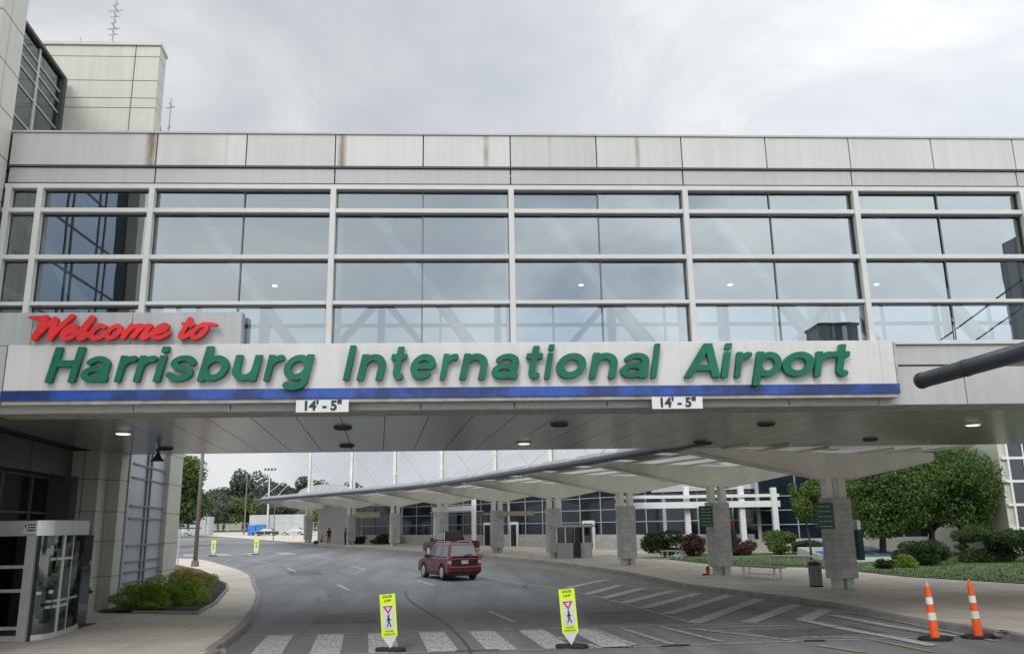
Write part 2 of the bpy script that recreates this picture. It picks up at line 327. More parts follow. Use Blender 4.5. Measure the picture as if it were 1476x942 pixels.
class MB:
    def __init__(s): s.v = []; s.f = []
    def quad(s, *p): s.poly(p)
    def poly(s, p):
        n = len(s.v); s.v += [tuple(q) for q in p]; s.f.append(tuple(range(n, n+len(p))))
    def box(s, a, b, M_=None):
        x0, x1 = sorted((a[0], b[0])); y0, y1 = sorted((a[1], b[1])); z0, z1 = sorted((a[2], b[2])); n = len(s.v)
        P = [(x0, y0, z0), (x1, y0, z0), (x1, y1, z0), (x0, y1, z0), (x0, y0, z1), (x1, y0, z1), (x1, y1, z1), (x0, y1, z1)]
        if M_ is not None: P = [tuple(M_ @ Vector(q)) for q in P]
        s.v += P
        s.f += [tuple(n+i for i in q) for q in ((0, 3, 2, 1), (4, 5, 6, 7), (0, 1, 5, 4), (1, 2, 6, 5), (2, 3, 7, 6), (3, 0, 4, 7))]
        return s
    def obox(s, p0, p1, w, h, up=(0, 0, 1), c=0):
        """box whose long axis runs p0->p1, width w across, height h along up"""
        p0 = Vector(p0); p1 = Vector(p1); d = (p1-p0).normalized(); u = Vector(up); r = d.cross(u).normalized(); u = r.cross(d).normalized(); n = len(s.v)
        for q in (p0, p1):
            for sx, sz in ((-1, -1), (1, -1), (1, 1), (-1, 1)): s.v.append(tuple(q+r*sx*w/2+u*(sz*h/2+c)))
        s.f += [tuple(n+i for i in q) for q in ((0, 1, 2, 3), (7, 6, 5, 4), (0, 4, 5, 1), (1, 5, 6, 2), (2, 6, 7, 3), (3, 7, 4, 0))]
        return s
    def prism(s, pts, z0, z1):
        """plan polygon extruded upward (ccw)"""
        n = len(s.v); k = len(pts)
        z0f = z0 if callable(z0) else (lambda p: z0); z1f = z1 if callable(z1) else (lambda p: z1)
        s.v += [(p[0], p[1], z0f(p)) for p in pts]+[(p[0], p[1], z1f(p)) for p in pts]
        s.f.append(tuple(n+i for i in reversed(range(k)))); s.f.append(tuple(n+k+i for i in range(k)))
        for i in range(k): j = (i+1) % k; s.f.append((n+i, n+j, n+k+j, n+k+i))
        return s
    def prism_x(s, prof, x0, x1):
        """(y,z) profile extruded along x"""
        n = len(s.v); k = len(prof)
        s.v += [(x0, p[0], p[1]) for p in prof]+[(x1, p[0], p[1]) for p in prof]
        s.f.append(tuple(n+i for i in reversed(range(k)))); s.f.append(tuple(n+k+i for i in range(k)))
        for i in range(k): j = (i+1) % k; s.f.append((n+i, n+j, n+k+j, n+k+i))
        return s
    def tube(s, pts, r, seg=10, cap=True):
        pts = [Vector(p) for p in pts]; rr = r if isinstance(r, (list, tuple)) else [r]*len(pts); base = len(s.v); prev = None
        for i, p in enumerate(pts):
            d = (pts[min(i+1, len(pts)-1)]-pts[max(0, i-1)]).normalized()
            if prev is None:
                u = Vector((0, 0, 1)) if abs(d.z) < .9 else Vector((1, 0, 0)); a_ = d.cross(u).normalized()
            else: a_ = (prev-d*prev.dot(d)).normalized()
            prev = a_; b_ = d.cross(a_)
            for k in range(seg):
                t = 2*PI*k/seg; s.v.append(tuple(p+(a_*math.cos(t)+b_*math.sin(t))*rr[i]))
        for i in range(len(pts)-1):
            for k in range(seg):
                k2 = (k+1) % seg; s.f.append((base+i*seg+k, base+i*seg+k2, base+(i+1)*seg+k2, base+(i+1)*seg+k))
        if cap:
            s.f.append(tuple(base+k for k in reversed(range(seg)))); e_ = base+(len(pts)-1)*seg; s.f.append(tuple(e_+k for k in range(seg)))
        return s
    def build(s, name, m, parent=None, local=False, bevel=0, smooth=False, kind=None, label=None, seg=2):
        me = bpy.data.meshes.new(name)
        v = s.v
        if parent is not None and not local:
            inv = WM[parent].inverted(); v = [tuple(inv @ Vector(p)) for p in v]
        me.from_pydata(v, [], s.f); me.update()
        bm = bmesh.new(); bm.from_mesh(me); bmesh.ops.recalc_face_normals(bm, faces=bm.faces) if len(s.f) < 3000 else None
        bm.to_mesh(me); bm.free()
        me.materials.append(M[m] if isinstance(m, str) else m)
        o = bpy.data.objects.new(name, me); COL.objects.link(o)
        if parent is not None: o.parent = parent; WM[o] = WM[parent].copy()
        else: WM[o] = Matrix.Identity(4)
        if bevel:
            b = o.modifiers.new('bevel', 'BEVEL'); b.width = bevel; b.segments = seg; b.limit_method = 'ANGLE'; b.angle_limit = math.radians(35)
        if smooth: me.polygons.foreach_set('use_smooth', [True]*len(me.polygons))
        if kind: o['kind'] = kind
        if label: o['label'] = label
        return o
def structure(o): o['kind'] = 'structure'; return o

def sheet(name, polys, m, off, kind='structure'):
    """flat ground sheet following the gentle rise of the land beyond y=28"""
    bm = bmesh.new()
    for k, p in enumerate(polys):
        vs = [bm.verts.new((q[0], q[1], k*.0)) for q in p]; bm.faces.new(vs)
    bmesh.ops.triangulate(bm, faces=bm.faces[:])
    geom = bm.verts[:]+bm.edges[:]+bm.faces[:]
    bmesh.ops.bisect_plane(bm, geom=geom, plane_co=(0, 28, 0), plane_no=(0, 1, 0))
    for v in bm.verts: v.co.z = gz(v.co.y)+off
    bmesh.ops.recalc_face_normals(bm, faces=bm.faces[:])
    for f in bm.faces:
        if f.normal.z < 0: f.normal_flip()
    me = bpy.data.meshes.new(name); bm.to_mesh(me); bm.free(); me.materials.append(M[m])
    o = bpy.data.objects.new(name, me); COL.objects.link(o); o['kind'] = kind
    return o
def strip(pts, w, off=0):
    """polygons of a painted line of width w along pts"""
    res = []
    P = [Vector((p[0], p[1], 0)) for p in pts]; L_, R_ = [], []
    for i, p in enumerate(P):
        d = (P[min(i+1, len(P)-1)]-P[max(i-1, 0)]).normalized(); n = Vector((-d.y, d.x, 0))
        L_.append(p+n*(w/2+off)); R_.append(p+n*(-w/2+off))
    for i in range(len(P)-1): res.append([R_[i], R_[i+1], L_[i+1], L_[i]])
    return res
def smooth_line(pts, n=6):
    out_ = []
    P = [Vector((*p, 0)) if len(p) == 2 else Vector(p) for p in pts]
    for i in range(len(P)-1):
        a_, b_, c_, d_ = P[max(i-1, 0)], P[i], P[i+1], P[min(i+2, len(P)-1)]
        for k in range(n):
            t = k/n; out_.append(.5*((2*b_)+(c_-a_)*t+(2*a_-5*b_+4*c_-d_)*t*t+(3*b_-a_-3*c_+d_)*t**3))
    out_.append(P[-1]); return out_

# ================================================================== GROUND
sheet('ground', [[(-700, -120), (700, -120), (700, 1500), (-700, 1500)]], 'ground', -.02)
KR = smooth_line([(11.2, -60), (11.2, 10), (11.1, 18), (10.6, 21), (10.3, 25.6), (9.0, 30), (8.0, 33.5), (7.1, 40.7), (4.5, 50.7), (.6, 61), (-2.6, 68), (-6, 74.3), (-9.5, 81.5), (-13.5, 88.5), (-19, 99), (-27, 116), (-46, 155), (-70, 205)])
KL = smooth_line([(-5.0, -60), (-5.0, 10), (-5.3, 18.6), (-6, 24), (-7.5, 31.3), (-8.9, 36.4), (-11.4, 45), (-14.8, 53), (-18.8, 61.5), (-21.5, 64.5), (-27, 67), (-45, 70), (-120, 75)])
sheet('road', [[(-200, -60), (40, -60), (40, 215), (-330, 215)]], 'asphalt', 0.0)
# right pavement (paved plaza) and left pavement, each a raised sheet with a kerb
def xy(p): return (p[0], p[1])
rightpoly = [xy(p) for p in KR]+[(-60, 215), (110, 215), (110, -60)]
leftpoly = [xy(p) for p in KL]+[(-120, -60)]
sheet('pavement_right', [rightpoly], 'walk', .13)
sheet('pavement_left', [list(reversed(leftpoly))], 'walk', .13)
def kerb(name, line, w, side):
    mb = MB(); n = Vector
    P = line; prof = []
    for i, p in enumerate(P):
        d = (P[min(i+1, len(P)-1)]-P[max(i-1, 0)]).normalized(); nn = Vector((-d.y, d.x, 0))*side; z = gz(p.y)
        prof.append([(p-nn*.02).xy.to_3d()+Vector((0, 0, z-.05)), p.xy.to_3d()+Vector((0, 0, z+.13)), (p+nn*.03).xy.to_3d()+Vector((0, 0, z+.145)), (p+nn*w).xy.to_3d()+Vector((0, 0, z+.145)), (p+nn*w).xy.to_3d()+Vector((0, 0, z+.05))])
    for i in range(len(prof)-1):
        for k in range(4): mb.poly([prof[i][k], prof[i+1][k], prof[i+1][k+1], prof[i][k+1]])
    return structure(mb.build(name, 'kerb'))
kerb('kerb_right', KR, .18, -1); kerb('kerb_left', KL, .18, 1)
# darker gutter apron along the right kerb where the hatching ends
sheet('gutter_apron', strip([p+Vector((-1.0, -.2, 0)) for p in KR if 23 < p.y < 62], 1.9), 'gutter', .004)
sheet('kerb_paint', strip([(-5.55, 20.2), (-5.72, 21.8), (-5.98, 23.4)], .2), 'yellow_paint', .150)

# painted markings
DB = Vector((-.1067, .9943, 0))
stripes = []
for k in range(-3, 4):
    x0 = -1.3+1.2*k
    stripes.append([(x0, 21.25), (x0+.40, 18.0), (x0+1.03, 18.0), (x0+.63, 21.25)])
sheet('crosswalk', stripes, 'white_paint', .008)
sheet('crosswalk_edge_lines', strip([(-5.6, 21.32), (0, 21.38), (7.6, 21.5)], .12)+strip([(-5.1, 17.95), (2, 18.0), (9.6, 18.45)], .12), 'worn_paint', .008)
faint = [[(3.6, 21.2), (4.2, 18.3)], [(2.9, 21.2), (3.4, 18.3)], [(4.6, 21.3), (5.3, 18.5)], [(5.2, 20.8), (6.9, 18.3)], [(5.9, 20.9), (7.6, 20.9)], [(7.2, 18.9), (8.4, 18.6)], [(1.9, 19.9), (2.6, 18.1)]]
sheet('faded_marks', sum([strip(f, .16) for f in faint], []), 'worn_paint', .012)
dash = [[(-5.8, 37.8), (-4.9, 34.8)], [(-10.9, 51.5), (-9.6, 47.6)], [(-7.3, 52.4), (-5.9, 48.3)], [(-2.5, 39.3), (-1.6, 36.3)], [(.5, 26.0), (1.1, 23.0)], [(-15.6, 62), (-13.7, 58.4)], [(-11.8, 66), (-10, 62)], [(-2.6, 21.9), (-2.2, 19.8)]]
sheet('lane_dashes', sum([strip(d, .13) for d in dash[:-1]], []), 'white_paint', .008)
sheet('edge_line_white', strip(smooth_line([(-9.5, 69), (-6.3, 62), (-3, 52.8), (.3, 41.6), (2.6, 35.2), (4.4, 29.6), (5.5, 22.4), (5.7, 21.6)]), .12), 'worn_paint', .008)
sheet('edge_line_yellow', strip(smooth_line([(-9.2, 69.5), (-6, 62.5), (-2.6, 53.2), (.75, 42), (3.0, 36.0), (4.8, 30), (5.85, 23)]), .12), 'faded_yellow', .008)
hatch = [[(3.6, 33.5), (5.9, 37.6)], [(4.1, 30.9), (6.0, 34.6)], [(4.45, 29.3), (6.6, 33.0)], [(4.8, 27.6), (7.4, 31.6)], [(5.1, 25.9), (8.0, 30.4)], [(5.4, 24.1), (8.9, 29.6)], [(5.6, 21.9), (9.4, 28.0)], [(6.9, 21.7), (9.8, 25.9)], [(8.4, 21.9), (10.1, 24.4)]]
sheet('hatching', sum([strip(h, .42) for h in hatch], []), 'hatch_paint', .012)
sheet('hatching_border', strip([(8.4, 21.95), (8.75, 19.6), (9.0, 18.6), (9.2, 17.2)], .30)+strip([(9.6, 22.9), (9.9, 20.4), (10.35, 18.4)], .34)+strip([(10.25, 24.2), (10.55, 21.2), (10.75, 17.6)], .14), 'hatch_paint', .016)
sheet('yellow_ticks', strip([(7.05, 17.6), (7.5, 16.6)], .22)+strip([(8.45, 18.2), (8.75, 16.4)], .12), 'yellow_paint', .016)
sheet('far_crosswalk', [[(x, 70.6+.02*i), (x+1.1, 70.9), (x-.7, 76), (x-1.8, 75.8)] for i, x in enumerate([-31, -28.4, -25.8, -23.2, -20.6, -18, -15.4])], 'worn_paint', .008)
crk = smooth_line([(-2.6, 34), (-2.2, 30.4), (-1.2, 25.6), (-.7, 23.2), (-.25, 20), (-.05, 18), (0, 15)])
sheet('road_crack', strip(crk, .05), 'crack', .018)
rgc = random.Random(9); cks = []
for (x, y, L_, an) in ((-4.2, 24, 5, 1.3), (2.6, 24.5, 4, 2.6), (3.4, 27.5, 3.2, .4), (-4.8, 29.5, 6, 1.9), (6.8, 24.6, 3, .2), (-1.5, 33, 5, 1.0), (7.4, 19.7, 2.6, .3), (-3, 47, 7, 2.1)):
    p = [Vector((x, y, 0))]
    for k in range(9): an += rgc.uniform(-.45, .45); p.append(p[-1]+Vector((math.cos(an), math.sin(an), 0))*L_/9)
    cks += strip(p, .03)
sheet('hairline_cracks', cks, 'crack', .022)
M['patch'] = mat('tar_patch', (.10, .102, .105), .75, var=.25, scale=2)
sheet('road_patches', [[(-4.3, 23.6), (-2.6, 23.8), (-2.9, 26.4), (-4.6, 26.1)], [(6.6, 18.9), (9.3, 19.4), (9.1, 20.6), (6.4, 20.2)], [(-9.2, 44.5), (-7.6, 44.9), (-8.6, 48.6), (-10.2, 48.1)], [(3.0, 22.2), (4.9, 22.3), (4.7, 25.2), (3.2, 25.0)]], 'patch', .0065)
M['oil'] = paint_mat('oil_stain', (.115, .117, .12), .46, scale=(1.2, 1.2, 1), under=(.17, .174, .177))
sheet('lane_wear', sum([strip([(p.x, p.y) for p in smooth_line(l_, 5)], .55) for l_ in ([(-3.4, 10), (-3.3, 20), (-4.6, 30), (-7.4, 42), (-12, 54)], [(-1.7, 10), (-1.6, 20), (-2.9, 30), (-5.6, 42), (-10, 54)], [(2.2, 10), (2.3, 20), (1.2, 30), (-1.2, 40), (-4.6, 52)], [(3.9, 10), (4, 20), (2.9, 30), (.4, 40), (-3, 52)])], []), 'oil', .004)
sheet('road_tar_patch', strip([(-.35, 18.0), (.55, 18.05)], .10)+strip([(7.0, 18.3), (7.45, 18.25)], .14)+strip([(3.9, 18.0), (4.5, 18.1)], .12), 'crack', .020)
mb = MB(); mb.box((-7.25, 30.9, .0), (-5.9, 31.25, .012))
for k in range(12): mb.box((-7.2+k*.11, 30.93, .012), (-7.15+k*.11, 31.22, .018))
o = mb.build('storm_drain', 'brown_metal'); setp(o, 'narrow rusty storm drain grate in the road beside the left kerb', 'drain')
mb = MB()
for i, (x, y, r) in enumerate([(2.05, 34.5, .10), (2.18, 34.62, .07), (1.96, 34.63, .06)]):
    mb.tube([(x, y, 0.0), (x+.01, y, r*.8), (x, y, r)], [r, r*.8, r*.3], 8)
o = mb.build('debris', 'black', smooth=True); setp(o, 'small dark lump of debris lying on the road near the hatched area', 'debris')

# planter bed, lawn
plp = [(-11.3, 26.8), (-10.0, 26.3), (-7.9, 25.5), (-8.3, 28.6), (-9.5, 34.2), (-10.3, 37), (-11.3, 39.2), (-12.4, 39), (-12.1, 35)]
sheet('mulch_bed', [plp], 'mulch', .17)
sheet('soil_bed', [[(-12.4, 39.3), (-11.4, 39.3), (-13, 44), (-15, 48.6), (-18.6, 55), (-20, 55), (-16, 45)]], 'soil', .16)
mb = MB()
for a_, b_ in zip(plp[1:6], plp[2:7]):
    mb.obox((a_[0], a_[1], gz(a_[1])+.15), (b_[0], b_[1], gz(b_[1])+.15), .1, .12)
o = structure(mb.build('bed_edging', 'kerb'))
lawn = [(11.6, 50.6), (12.9, 43.3), (16.1, 41.0), (17.1, 37.5), (17.5, 34.2), (19.8, 29.6), (27, 25), (60, 22), (60, 55.5), (21, 55.5), (15.5, 57)]
sheet('lawn', [lawn], 'lawn', .155)
# grass blades near the edge of the lawn
gb = MB(); rnd = random.Random(3)
def inpoly(x, y, P):
    c = False
    for i in range(len(P)):
        x1, y1 = P[i]; x2, y2 = P[i-1]
        if (y1 > y) != (y2 > y) and x < (x2-x1)*(y-y1)/(y2-y1)+x1: c = not c
    return c
cnt = 0
while cnt < 9000:
    x = rnd.uniform(11.6, 40); y = rnd.uniform(24, 50)
    if not inpoly(x, y, lawn): continue
    z = gz(y)+.15; h = rnd.uniform(.04, .09); t = rnd.uniform(0, PI); dx, dy = math.cos(t)*.035, math.sin(t)*.035
    gb.poly([(x-dx, y-dy, z), (x+dx, y+dy, z), (x+rnd.uniform(-.03, .03), y+rnd.uniform(-.03, .03), z+h)]); cnt += 1
M['grass_blade'] = leaf_mat('grass_blade', (.05, .09, .02), (.12, .18, .045), .6)
o = gb.build('grass', 'grass_blade'); o['kind'] = 'stuff'; setp(o, 'short mown green grass of the lawn beside the right pavement', 'grass')

# ================================================================== PEDESTRIAN BRIDGE
YF, YB = 17.3, 28.1
X0, BW = -6.912, 3.9085
XL, XR = -10.05, 24.0
bridge = thing('pedestrian_bridge', 'long glazed pedestrian bridge with pale metal parapet spanning the road', 'bridge', (7, 22.7, 4.93))
mull = [-9.95, -9.28]+[X0+BW*i for i in range(8)]
# parapet made of separate panels with open joints
xs = [XL]+[X0+BW/2*k for k in range(0, 16)]+[XR]
mb = MB()
for i in range(len(xs)-1): mb.box((xs[i]+.012, YF-.02, 10.30), (xs[i+1]-.012, YF+.10, 11.05))
mb.build('parapet', 'panel', bridge, bevel=.006)
mb = MB(); mb.box((XL-4.6, YF+.08, 10.22), (XR, YF+.3, 11.06)); mb.box((XL-4.6, YB-.3, 10.2), (XR, YB, 11.06)); mb.build('parapet_backing', 'darkline', bridge)
mb = MB(); mb.box((XL, YF-.05, 11.055), (XR, YF+.34, 11.10)); mb.box((XL-4.6, YB-.32, 11.065), (XR, YB+.02, 11.10)); mb.build('coping', 'band', bridge)
mb = MB(); xs2 = [XL]+[X0+BW*k for k in range(0, 8)]+[XR]
for i in range(len(xs2)-1): mb.box((xs2[i]+.014, YF+.02, 9.90), (xs2[i+1]-.014, YF+.14, 10.245))
mb.build('upper_band', 'band', bridge, bevel=.005)
mb = MB(); mb.box((XL, YF-.02, 10.258), (XR, YF+.10, 10.292)); mb.box((XL, YF+.0, 9.86), (XR, YF+.10, 9.885)); mb.build('shadow_trim', 'darkline', bridge)  # dark strips colour in the recess shadow lines above and below the band
mb = MB(); mb.box((XL, YF-.06, 9.735), (XR, YF+.2, 9.845)); mb.build('head_rail', 'frame', bridge, bevel=.012)
mb = MB(); mb.box((XL-4.6, YF+.3, 10.05), (XR, YB-.3, 10.2)); mb.build('roof', 'band', bridge)
mb = MB(); mb.box((XL, YF+.3, 9.86), (XR, YB-.3, 9.95)); mb.build('ceiling', 'inner', bridge)
mb = MB(); mb.box((XL, YF+.2, 5.55), (XR, YB-.2, 5.68)); mb.build('floor', 'inner_floor', bridge)
# mullions and transoms
for x in mull:
    mb = MB(); w = .062 if x > -9.5 else .058
    mb.box((x-w, YF-.09, 6.19), (x+w, YF+.075, 9.735)); mb.build('mullion', 'frame', bridge, bevel=.01)
for z0, z1 in ((9.185, 9.285), (8.125, 8.225), (7.11, 7.19), (6.17, 6.26)):
    mb = MB(); mb.box((XL, YF-.065, z0), (XR, YF+.07, z1)); mb.build('transom', 'frame', bridge, bevel=.01)
for i in range(7): x = X0+BW*(i+.5); MB().box((x-.013, YF+.055, 6.2), (x+.013, YF+.075, 9.74)).build('glazing_joint', 'gasket', bridge)
mb = MB()
for z in (9.735, 9.185, 8.125, 7.11): mb.box((XL, YF+.03, z-.028), (XR, YF+.06, z))
for x in mull[2:]: mb.box((x-.075, YF+.03, 6.2), (x-.062, YF+.06, 9.74))
mb.build('gasket', 'gasket', bridge)
rows = [(6.2, 7.14), (7.14, 8.16), (8.16, 9.22), (9.22, 9.76)]
def panes(xsplit, name):
    for i in range(len(xsplit)-1):
        for z0, z1 in rows:
            a1, a2, a3, a4 = [random.uniform(-.005, .005) for _ in range(4)]
            mb = MB(); mb.poly([(xsplit[i]+.01, YF+.10+a1, z0), (xsplit[i+1]-.01, YF+.10+a2, z0), (xsplit[i+1]-.01, YF+.10+a2+a3, z1), (xsplit[i]+.01, YF+.10+a1+a3, z1)])
            mb.build(name, 'glass', bridge)
gx = [-9.95, -9.28, X0]
for i in range(7): gx += [X0+BW*(i+.5), X0+BW*(i+1)]
panes(gx, 'window_pane')
mb = MB(); mb.box((X0+BW*7, YF+.12, 5.7), (XR, YF+.2, 9.7)); mb.build('end_panel', 'band', bridge)
# lower fascia (seen right of the sign) and lower hem
mb = MB()
for i in range(len(xs)-1): mb.box((xs[i]+.01, YF-.02, 4.86), (xs[i+1]-.01, YF+.12, 5.685))
mb.build('lower_fascia', 'band', bridge, bevel=.005)
mb = MB()
for i in range(len(xs2)-1): mb.box((xs2[i]+.004, YF+.0, 5.735), (xs2[i+1]-.004, YF+.12, 6.16))
mb.build('upper_fascia', 'band', bridge)
mb = MB(); mb.box((XL, YF+.03, 5.66), (XR, YF+.1, 5.75)); mb.build('fascia_groove', 'darkline', bridge)
mb = MB(); mb.box((XL, YF+.12, 4.87), (XR, YF+.2, 6.1)); mb.box((XL, YB-.2, 4.94), (XR, YB, 6.1)); mb.build('edge_beam', 'band', bridge)
mb = MB(); mb.box((XL, YF-.015, 4.845), (9.0, YF+.16, 4.875)); mb.box((XL, YF+.2, 4.90), (XR, YF+1.35, 4.925)); mb.build('hem', 'hem', bridge)
# soffit panels run with the building grid, slightly skewed to the facade
mb = MB()
sk = -.107
ysp = [YF+1.38, YF+6.2, YB+.02]
for i in range(-4, 32):
    xa, xb = -6.85+i*1.0, -5.85+i*1.0
    for a_, b_ in zip(ysp[:-1], ysp[1:]):
        p = [(xa+.009+sk*(a_-17.9), a_+.006, 4.93), (xb-.009+sk*(a_-17.9), a_+.006, 4.93), (xb-.009+sk*(b_-17.9), b_-.006, 4.93), (xa+.009+sk*(b_-17.9), b_-.006, 4.93)]
        p = [(min(q[0], XR), q[1], q[2]) for q in p]
        n = len(mb.v); mb.v += p+[(q[0], q[1], q[2]+.03) for q in p]
        mb.f += [tuple(n+i_ for i_ in q) for q in ((3, 2, 1, 0), (4, 5, 6, 7), (0, 1, 5, 4), (1, 2, 6, 5), (2, 3, 7, 6), (3, 0, 4, 7))]
mb.build('soffit', 'soffit', bridge)
mb = MB(); mb.box((-13.2, YF+.2, 4.97), (XR, YB-.01, 5.02)); mb.build('soffit_void', 'darkline', bridge)
# steel truss inside, front and back
for yy, nm in ((YF+.75, 'front'), (YB-.8, 'back')):
    for i in range(-1, 7):
        xa = X0+BW*i
        mb = MB()
        if nm == 'front': mb.obox((xa+.55, yy, 9.8), (xa+3.5, yy, 5.7), .22, .30, up=(0, 1, 0))
        else:
            (mb.obox((xa+.2, yy, 9.8), (xa+3.6, yy, 5.7), .2, .28, up=(0, 1, 0)) if i % 2 else mb.obox((xa+3.7, yy, 9.8), (xa+.2, yy, 5.7), .2, .28, up=(0, 1, 0)))
        mb.build('truss_brace', 'white_steel', bridge)
        mb = MB(); mb.box((xa-.11, yy-.1, 5.68), (xa+.11, yy+.1, 9.86)); mb.build('truss_post', 'white_steel', bridge)
# rear glazing
mb = MB()
for x in mull: mb.box((x-.06, YB-.28, 5.7), (x+.06, YB-.08, 9.9))
for i in range(7): x = X0+BW*(i+.5); mb.box((x-.03, YB-.25, 5.7), (x+.03, YB-.1, 9.9))
for z in (6.2, 7.15, 8.15, 9.2): mb.box((XL, YB-.29, z-.05), (XR, YB-.09, z+.05))
mb.build('rear_frame', 'frame', bridge)
mb = MB(); mb.poly([(XL, YB-.17, 5.7), (XR, YB-.17, 5.7), (XR, YB-.17, 9.9), (XL, YB-.17, 9.9)]); mb.build('rear_glass', 'backglass', bridge)
for x in (-6.1, -1.3, 3.5, 8.3, 13.1):
    mb = MB(); mb.tube([(x, 25.2, 9.855), (x, 25.2, 9.83)], .075, 14); mb.build('ceiling_downlight', 'lamp_in', bridge)
# end tower carrying the right end of the bridge (outside the picture)
et = thing('stair_tower', 'pale stair tower at the far right end of the glazed bridge', 'tower', (26, 22.5, 0))
MB().box((XR+.01, 16.8, 0), (28.5, 28.6, 12.5)).build('wall', 'cream', et)
MB().box((XR-.1, 16.6, 12.51), (28.7, 28.8, 12.8)).build('coping', 'band', et)

# ------------------------------------------------------------------ things on the soffit
def fixture(x, y, lit, label):
    t = thing('recessed_light' if lit else 'soffit_vent', label, 'light' if lit else 'vent', (x, y, 4.93), group='lit lamps set in the bridge soffit' if lit else 'dark oval vents in the bridge soffit')
    MB().tube([(0, 0, .0), (0, 0, -.05)], [.24, .22], 24).build('ring', 'vent' if not lit else 'galv', t, local=True, smooth=False)
    if lit: MB().tube([(0, 0, -.05), (0, 0, -.07)], [.18, .15], 24).build('lens', 'lamp', t, local=True)
    else:
        g = MB()
        for k in range(-2, 3): g.box((-.19+abs(k)*.03, k*.07-.015, -.075), (.19-abs(k)*.03, k*.07+.015, -.052))
        g.build('grille', 'black', t, local=True)
fixture(-8.8, 21.5, True, 'lit white soffit lamp above the revolving door at the far left')
fixture(1.6, 25.4, True, 'lit soffit lamp near the rear edge, in the middle of the bridge')
fixture(13.4, 21.6, True, 'lit soffit lamp at the far right under the bridge')
for x, y, l_ in [(-9.3, 25.9, 'dark oval soffit vent beside the hanging bell-shaped speaker'), (-3.2, 20.9, 'dark oval soffit vent just below the left clearance board'),
                 (-3.8, 25.7, 'dark oval soffit vent at the rear edge, behind the one under the left clearance board'), (2.2, 20.7, 'dark oval soffit vent right of the middle lit lamp'),
                 (7.6, 21.1, 'dark oval soffit vent to the right of the right clearance board'), (7.2, 25.9, 'dark oval soffit vent at the rear edge behind the right clearance board'),
                 (12.5, 25.6, 'rightmost dark oval soffit vent, near the rear edge')]: fixture(x, y, False, l_)
t = thing('hanging_speaker', 'dark bell-shaped speaker hanging from the soffit near the pilaster', 'speaker', (-9.25, 25.2, 4.93)); t.scale = (.72, .72, .85)
MB().tube([(0, 0, 0), (0, 0, -.28)], .035, 8).build('stem', 'vent', t, local=True)
MB().tube([(0, 0, -.12), (0, 0, -.2)], [.1, .1], 12).build('junction_box', 'vent', t, local=True)
MB().tube([(0, 0, -.24), (0, 0, -.33), (0, 0, -.44), (0, 0, -.5), (0, 0, -.53)], [.06, .10, .17, .27, .27], 20).build('bell', 'vent', t, local=True, smooth=True)

# ================================================================== SIGN
SY = 16.98
sign = thing('airport_sign', 'long white board on the bridge with red and green raised lettering and a blue stripe', 'sign', (0, SY, 5.0))
mb = MB(); mb.box((-9.40, SY, 5.265), (9.02, SY+.30, 6.205)); mb.build('board', 'sign_white', sign, bevel=.008)
mb = MB()
for x in (-4.75, 8.72): mb.box((x-.006, SY-.003, 5.25), (x+.006, SY+.01, 6.2))
mb.build('board_joint', 'band', sign)
mb = MB(); mb.box((-9.43, SY-.02, 5.06), (9.06, SY+.31, 5.262)); mb.build('blue_stripe', 'blue', sign, bevel=.006)
mb = MB(); mb.box((-9.40, SY+.02, 4.985), (9.05, SY+.32, 5.06)); mb.box((9.03, SY+.0, 5.23), (9.08, SY+.31, 6.16)); mb.build('edge_trim', 'hem', sign)
mb = MB()
gxs = [-10.1, -9.0, -7.0, -4.76]
for a_, b_ in zip(gxs[:-1], gxs[1:]): mb.box((a_+.006, SY+.06, 6.21), (b_-.006, SY+.30, 6.90))
mb.box((-10.1, SY+.06, 4.98), (-9.45, SY+.30, 6.20))
mb.build('grey_panel', 'sign_grey', sign, bevel=.006)

# letter outlines: union of strokes traced as a distance field, contoured and extruded
def contour(F, xg, yg):
    segs = {}
    H_, W_ = F.shape
    def ip(i0, j0, i1, j1):
        a_, b_ = F[i0, j0], F[i1, j1]; t = a_/(a_-b_)
        return (xg[j0]+(xg[j1]-xg[j0])*t, yg[i0]+(yg[i1]-yg[i0])*t)
    nxt = {}; pt = {}
    ins = F < 0
    cells = np.argwhere((ins[:-1, :-1] != ins[1:, 1:]) | (ins[:-1, 1:] != ins[1:, :-1]) | (ins[:-1, :-1] != ins[:-1, 1:]))
    for i, j in cells:
        c = [ins[i, j], ins[i, j+1], ins[i+1, j+1], ins[i+1, j]]
        ed = [(('h', i, j), (i, j, i, j+1)), (('v', i, j+1), (i, j+1, i+1, j+1)), (('h', i+1, j), (i+1, j, i+1, j+1)), (('v', i, j), (i, j, i+1, j))]
        cr = [k for k in range(4) if c[k] != c[(k+1) % 4]]
        for k in cr: pt[ed[k][0]] = ip(*ed[k][1])
        # entering edges: inside->outside going ccw ; pair each start with next crossing
        st = [k for k in cr if c[k] and not c[(k+1) % 4]]; en = [k for k in cr if not c[k] and c[(k+1) % 4]]
        for k in st:
            best = min(en, key=lambda q: (q-k) % 4); nxt[ed[k][0]] = ed[best][0]
    loops = []; seen = set()
    for s0 in list(nxt):
        if s0 in seen: continue
        lp = []; k = s0
        while k in nxt and k not in seen: seen.add(k); lp.append(pt[k]); k = nxt[k]
        if len(lp) > 6: loops.append(lp)
    return loops
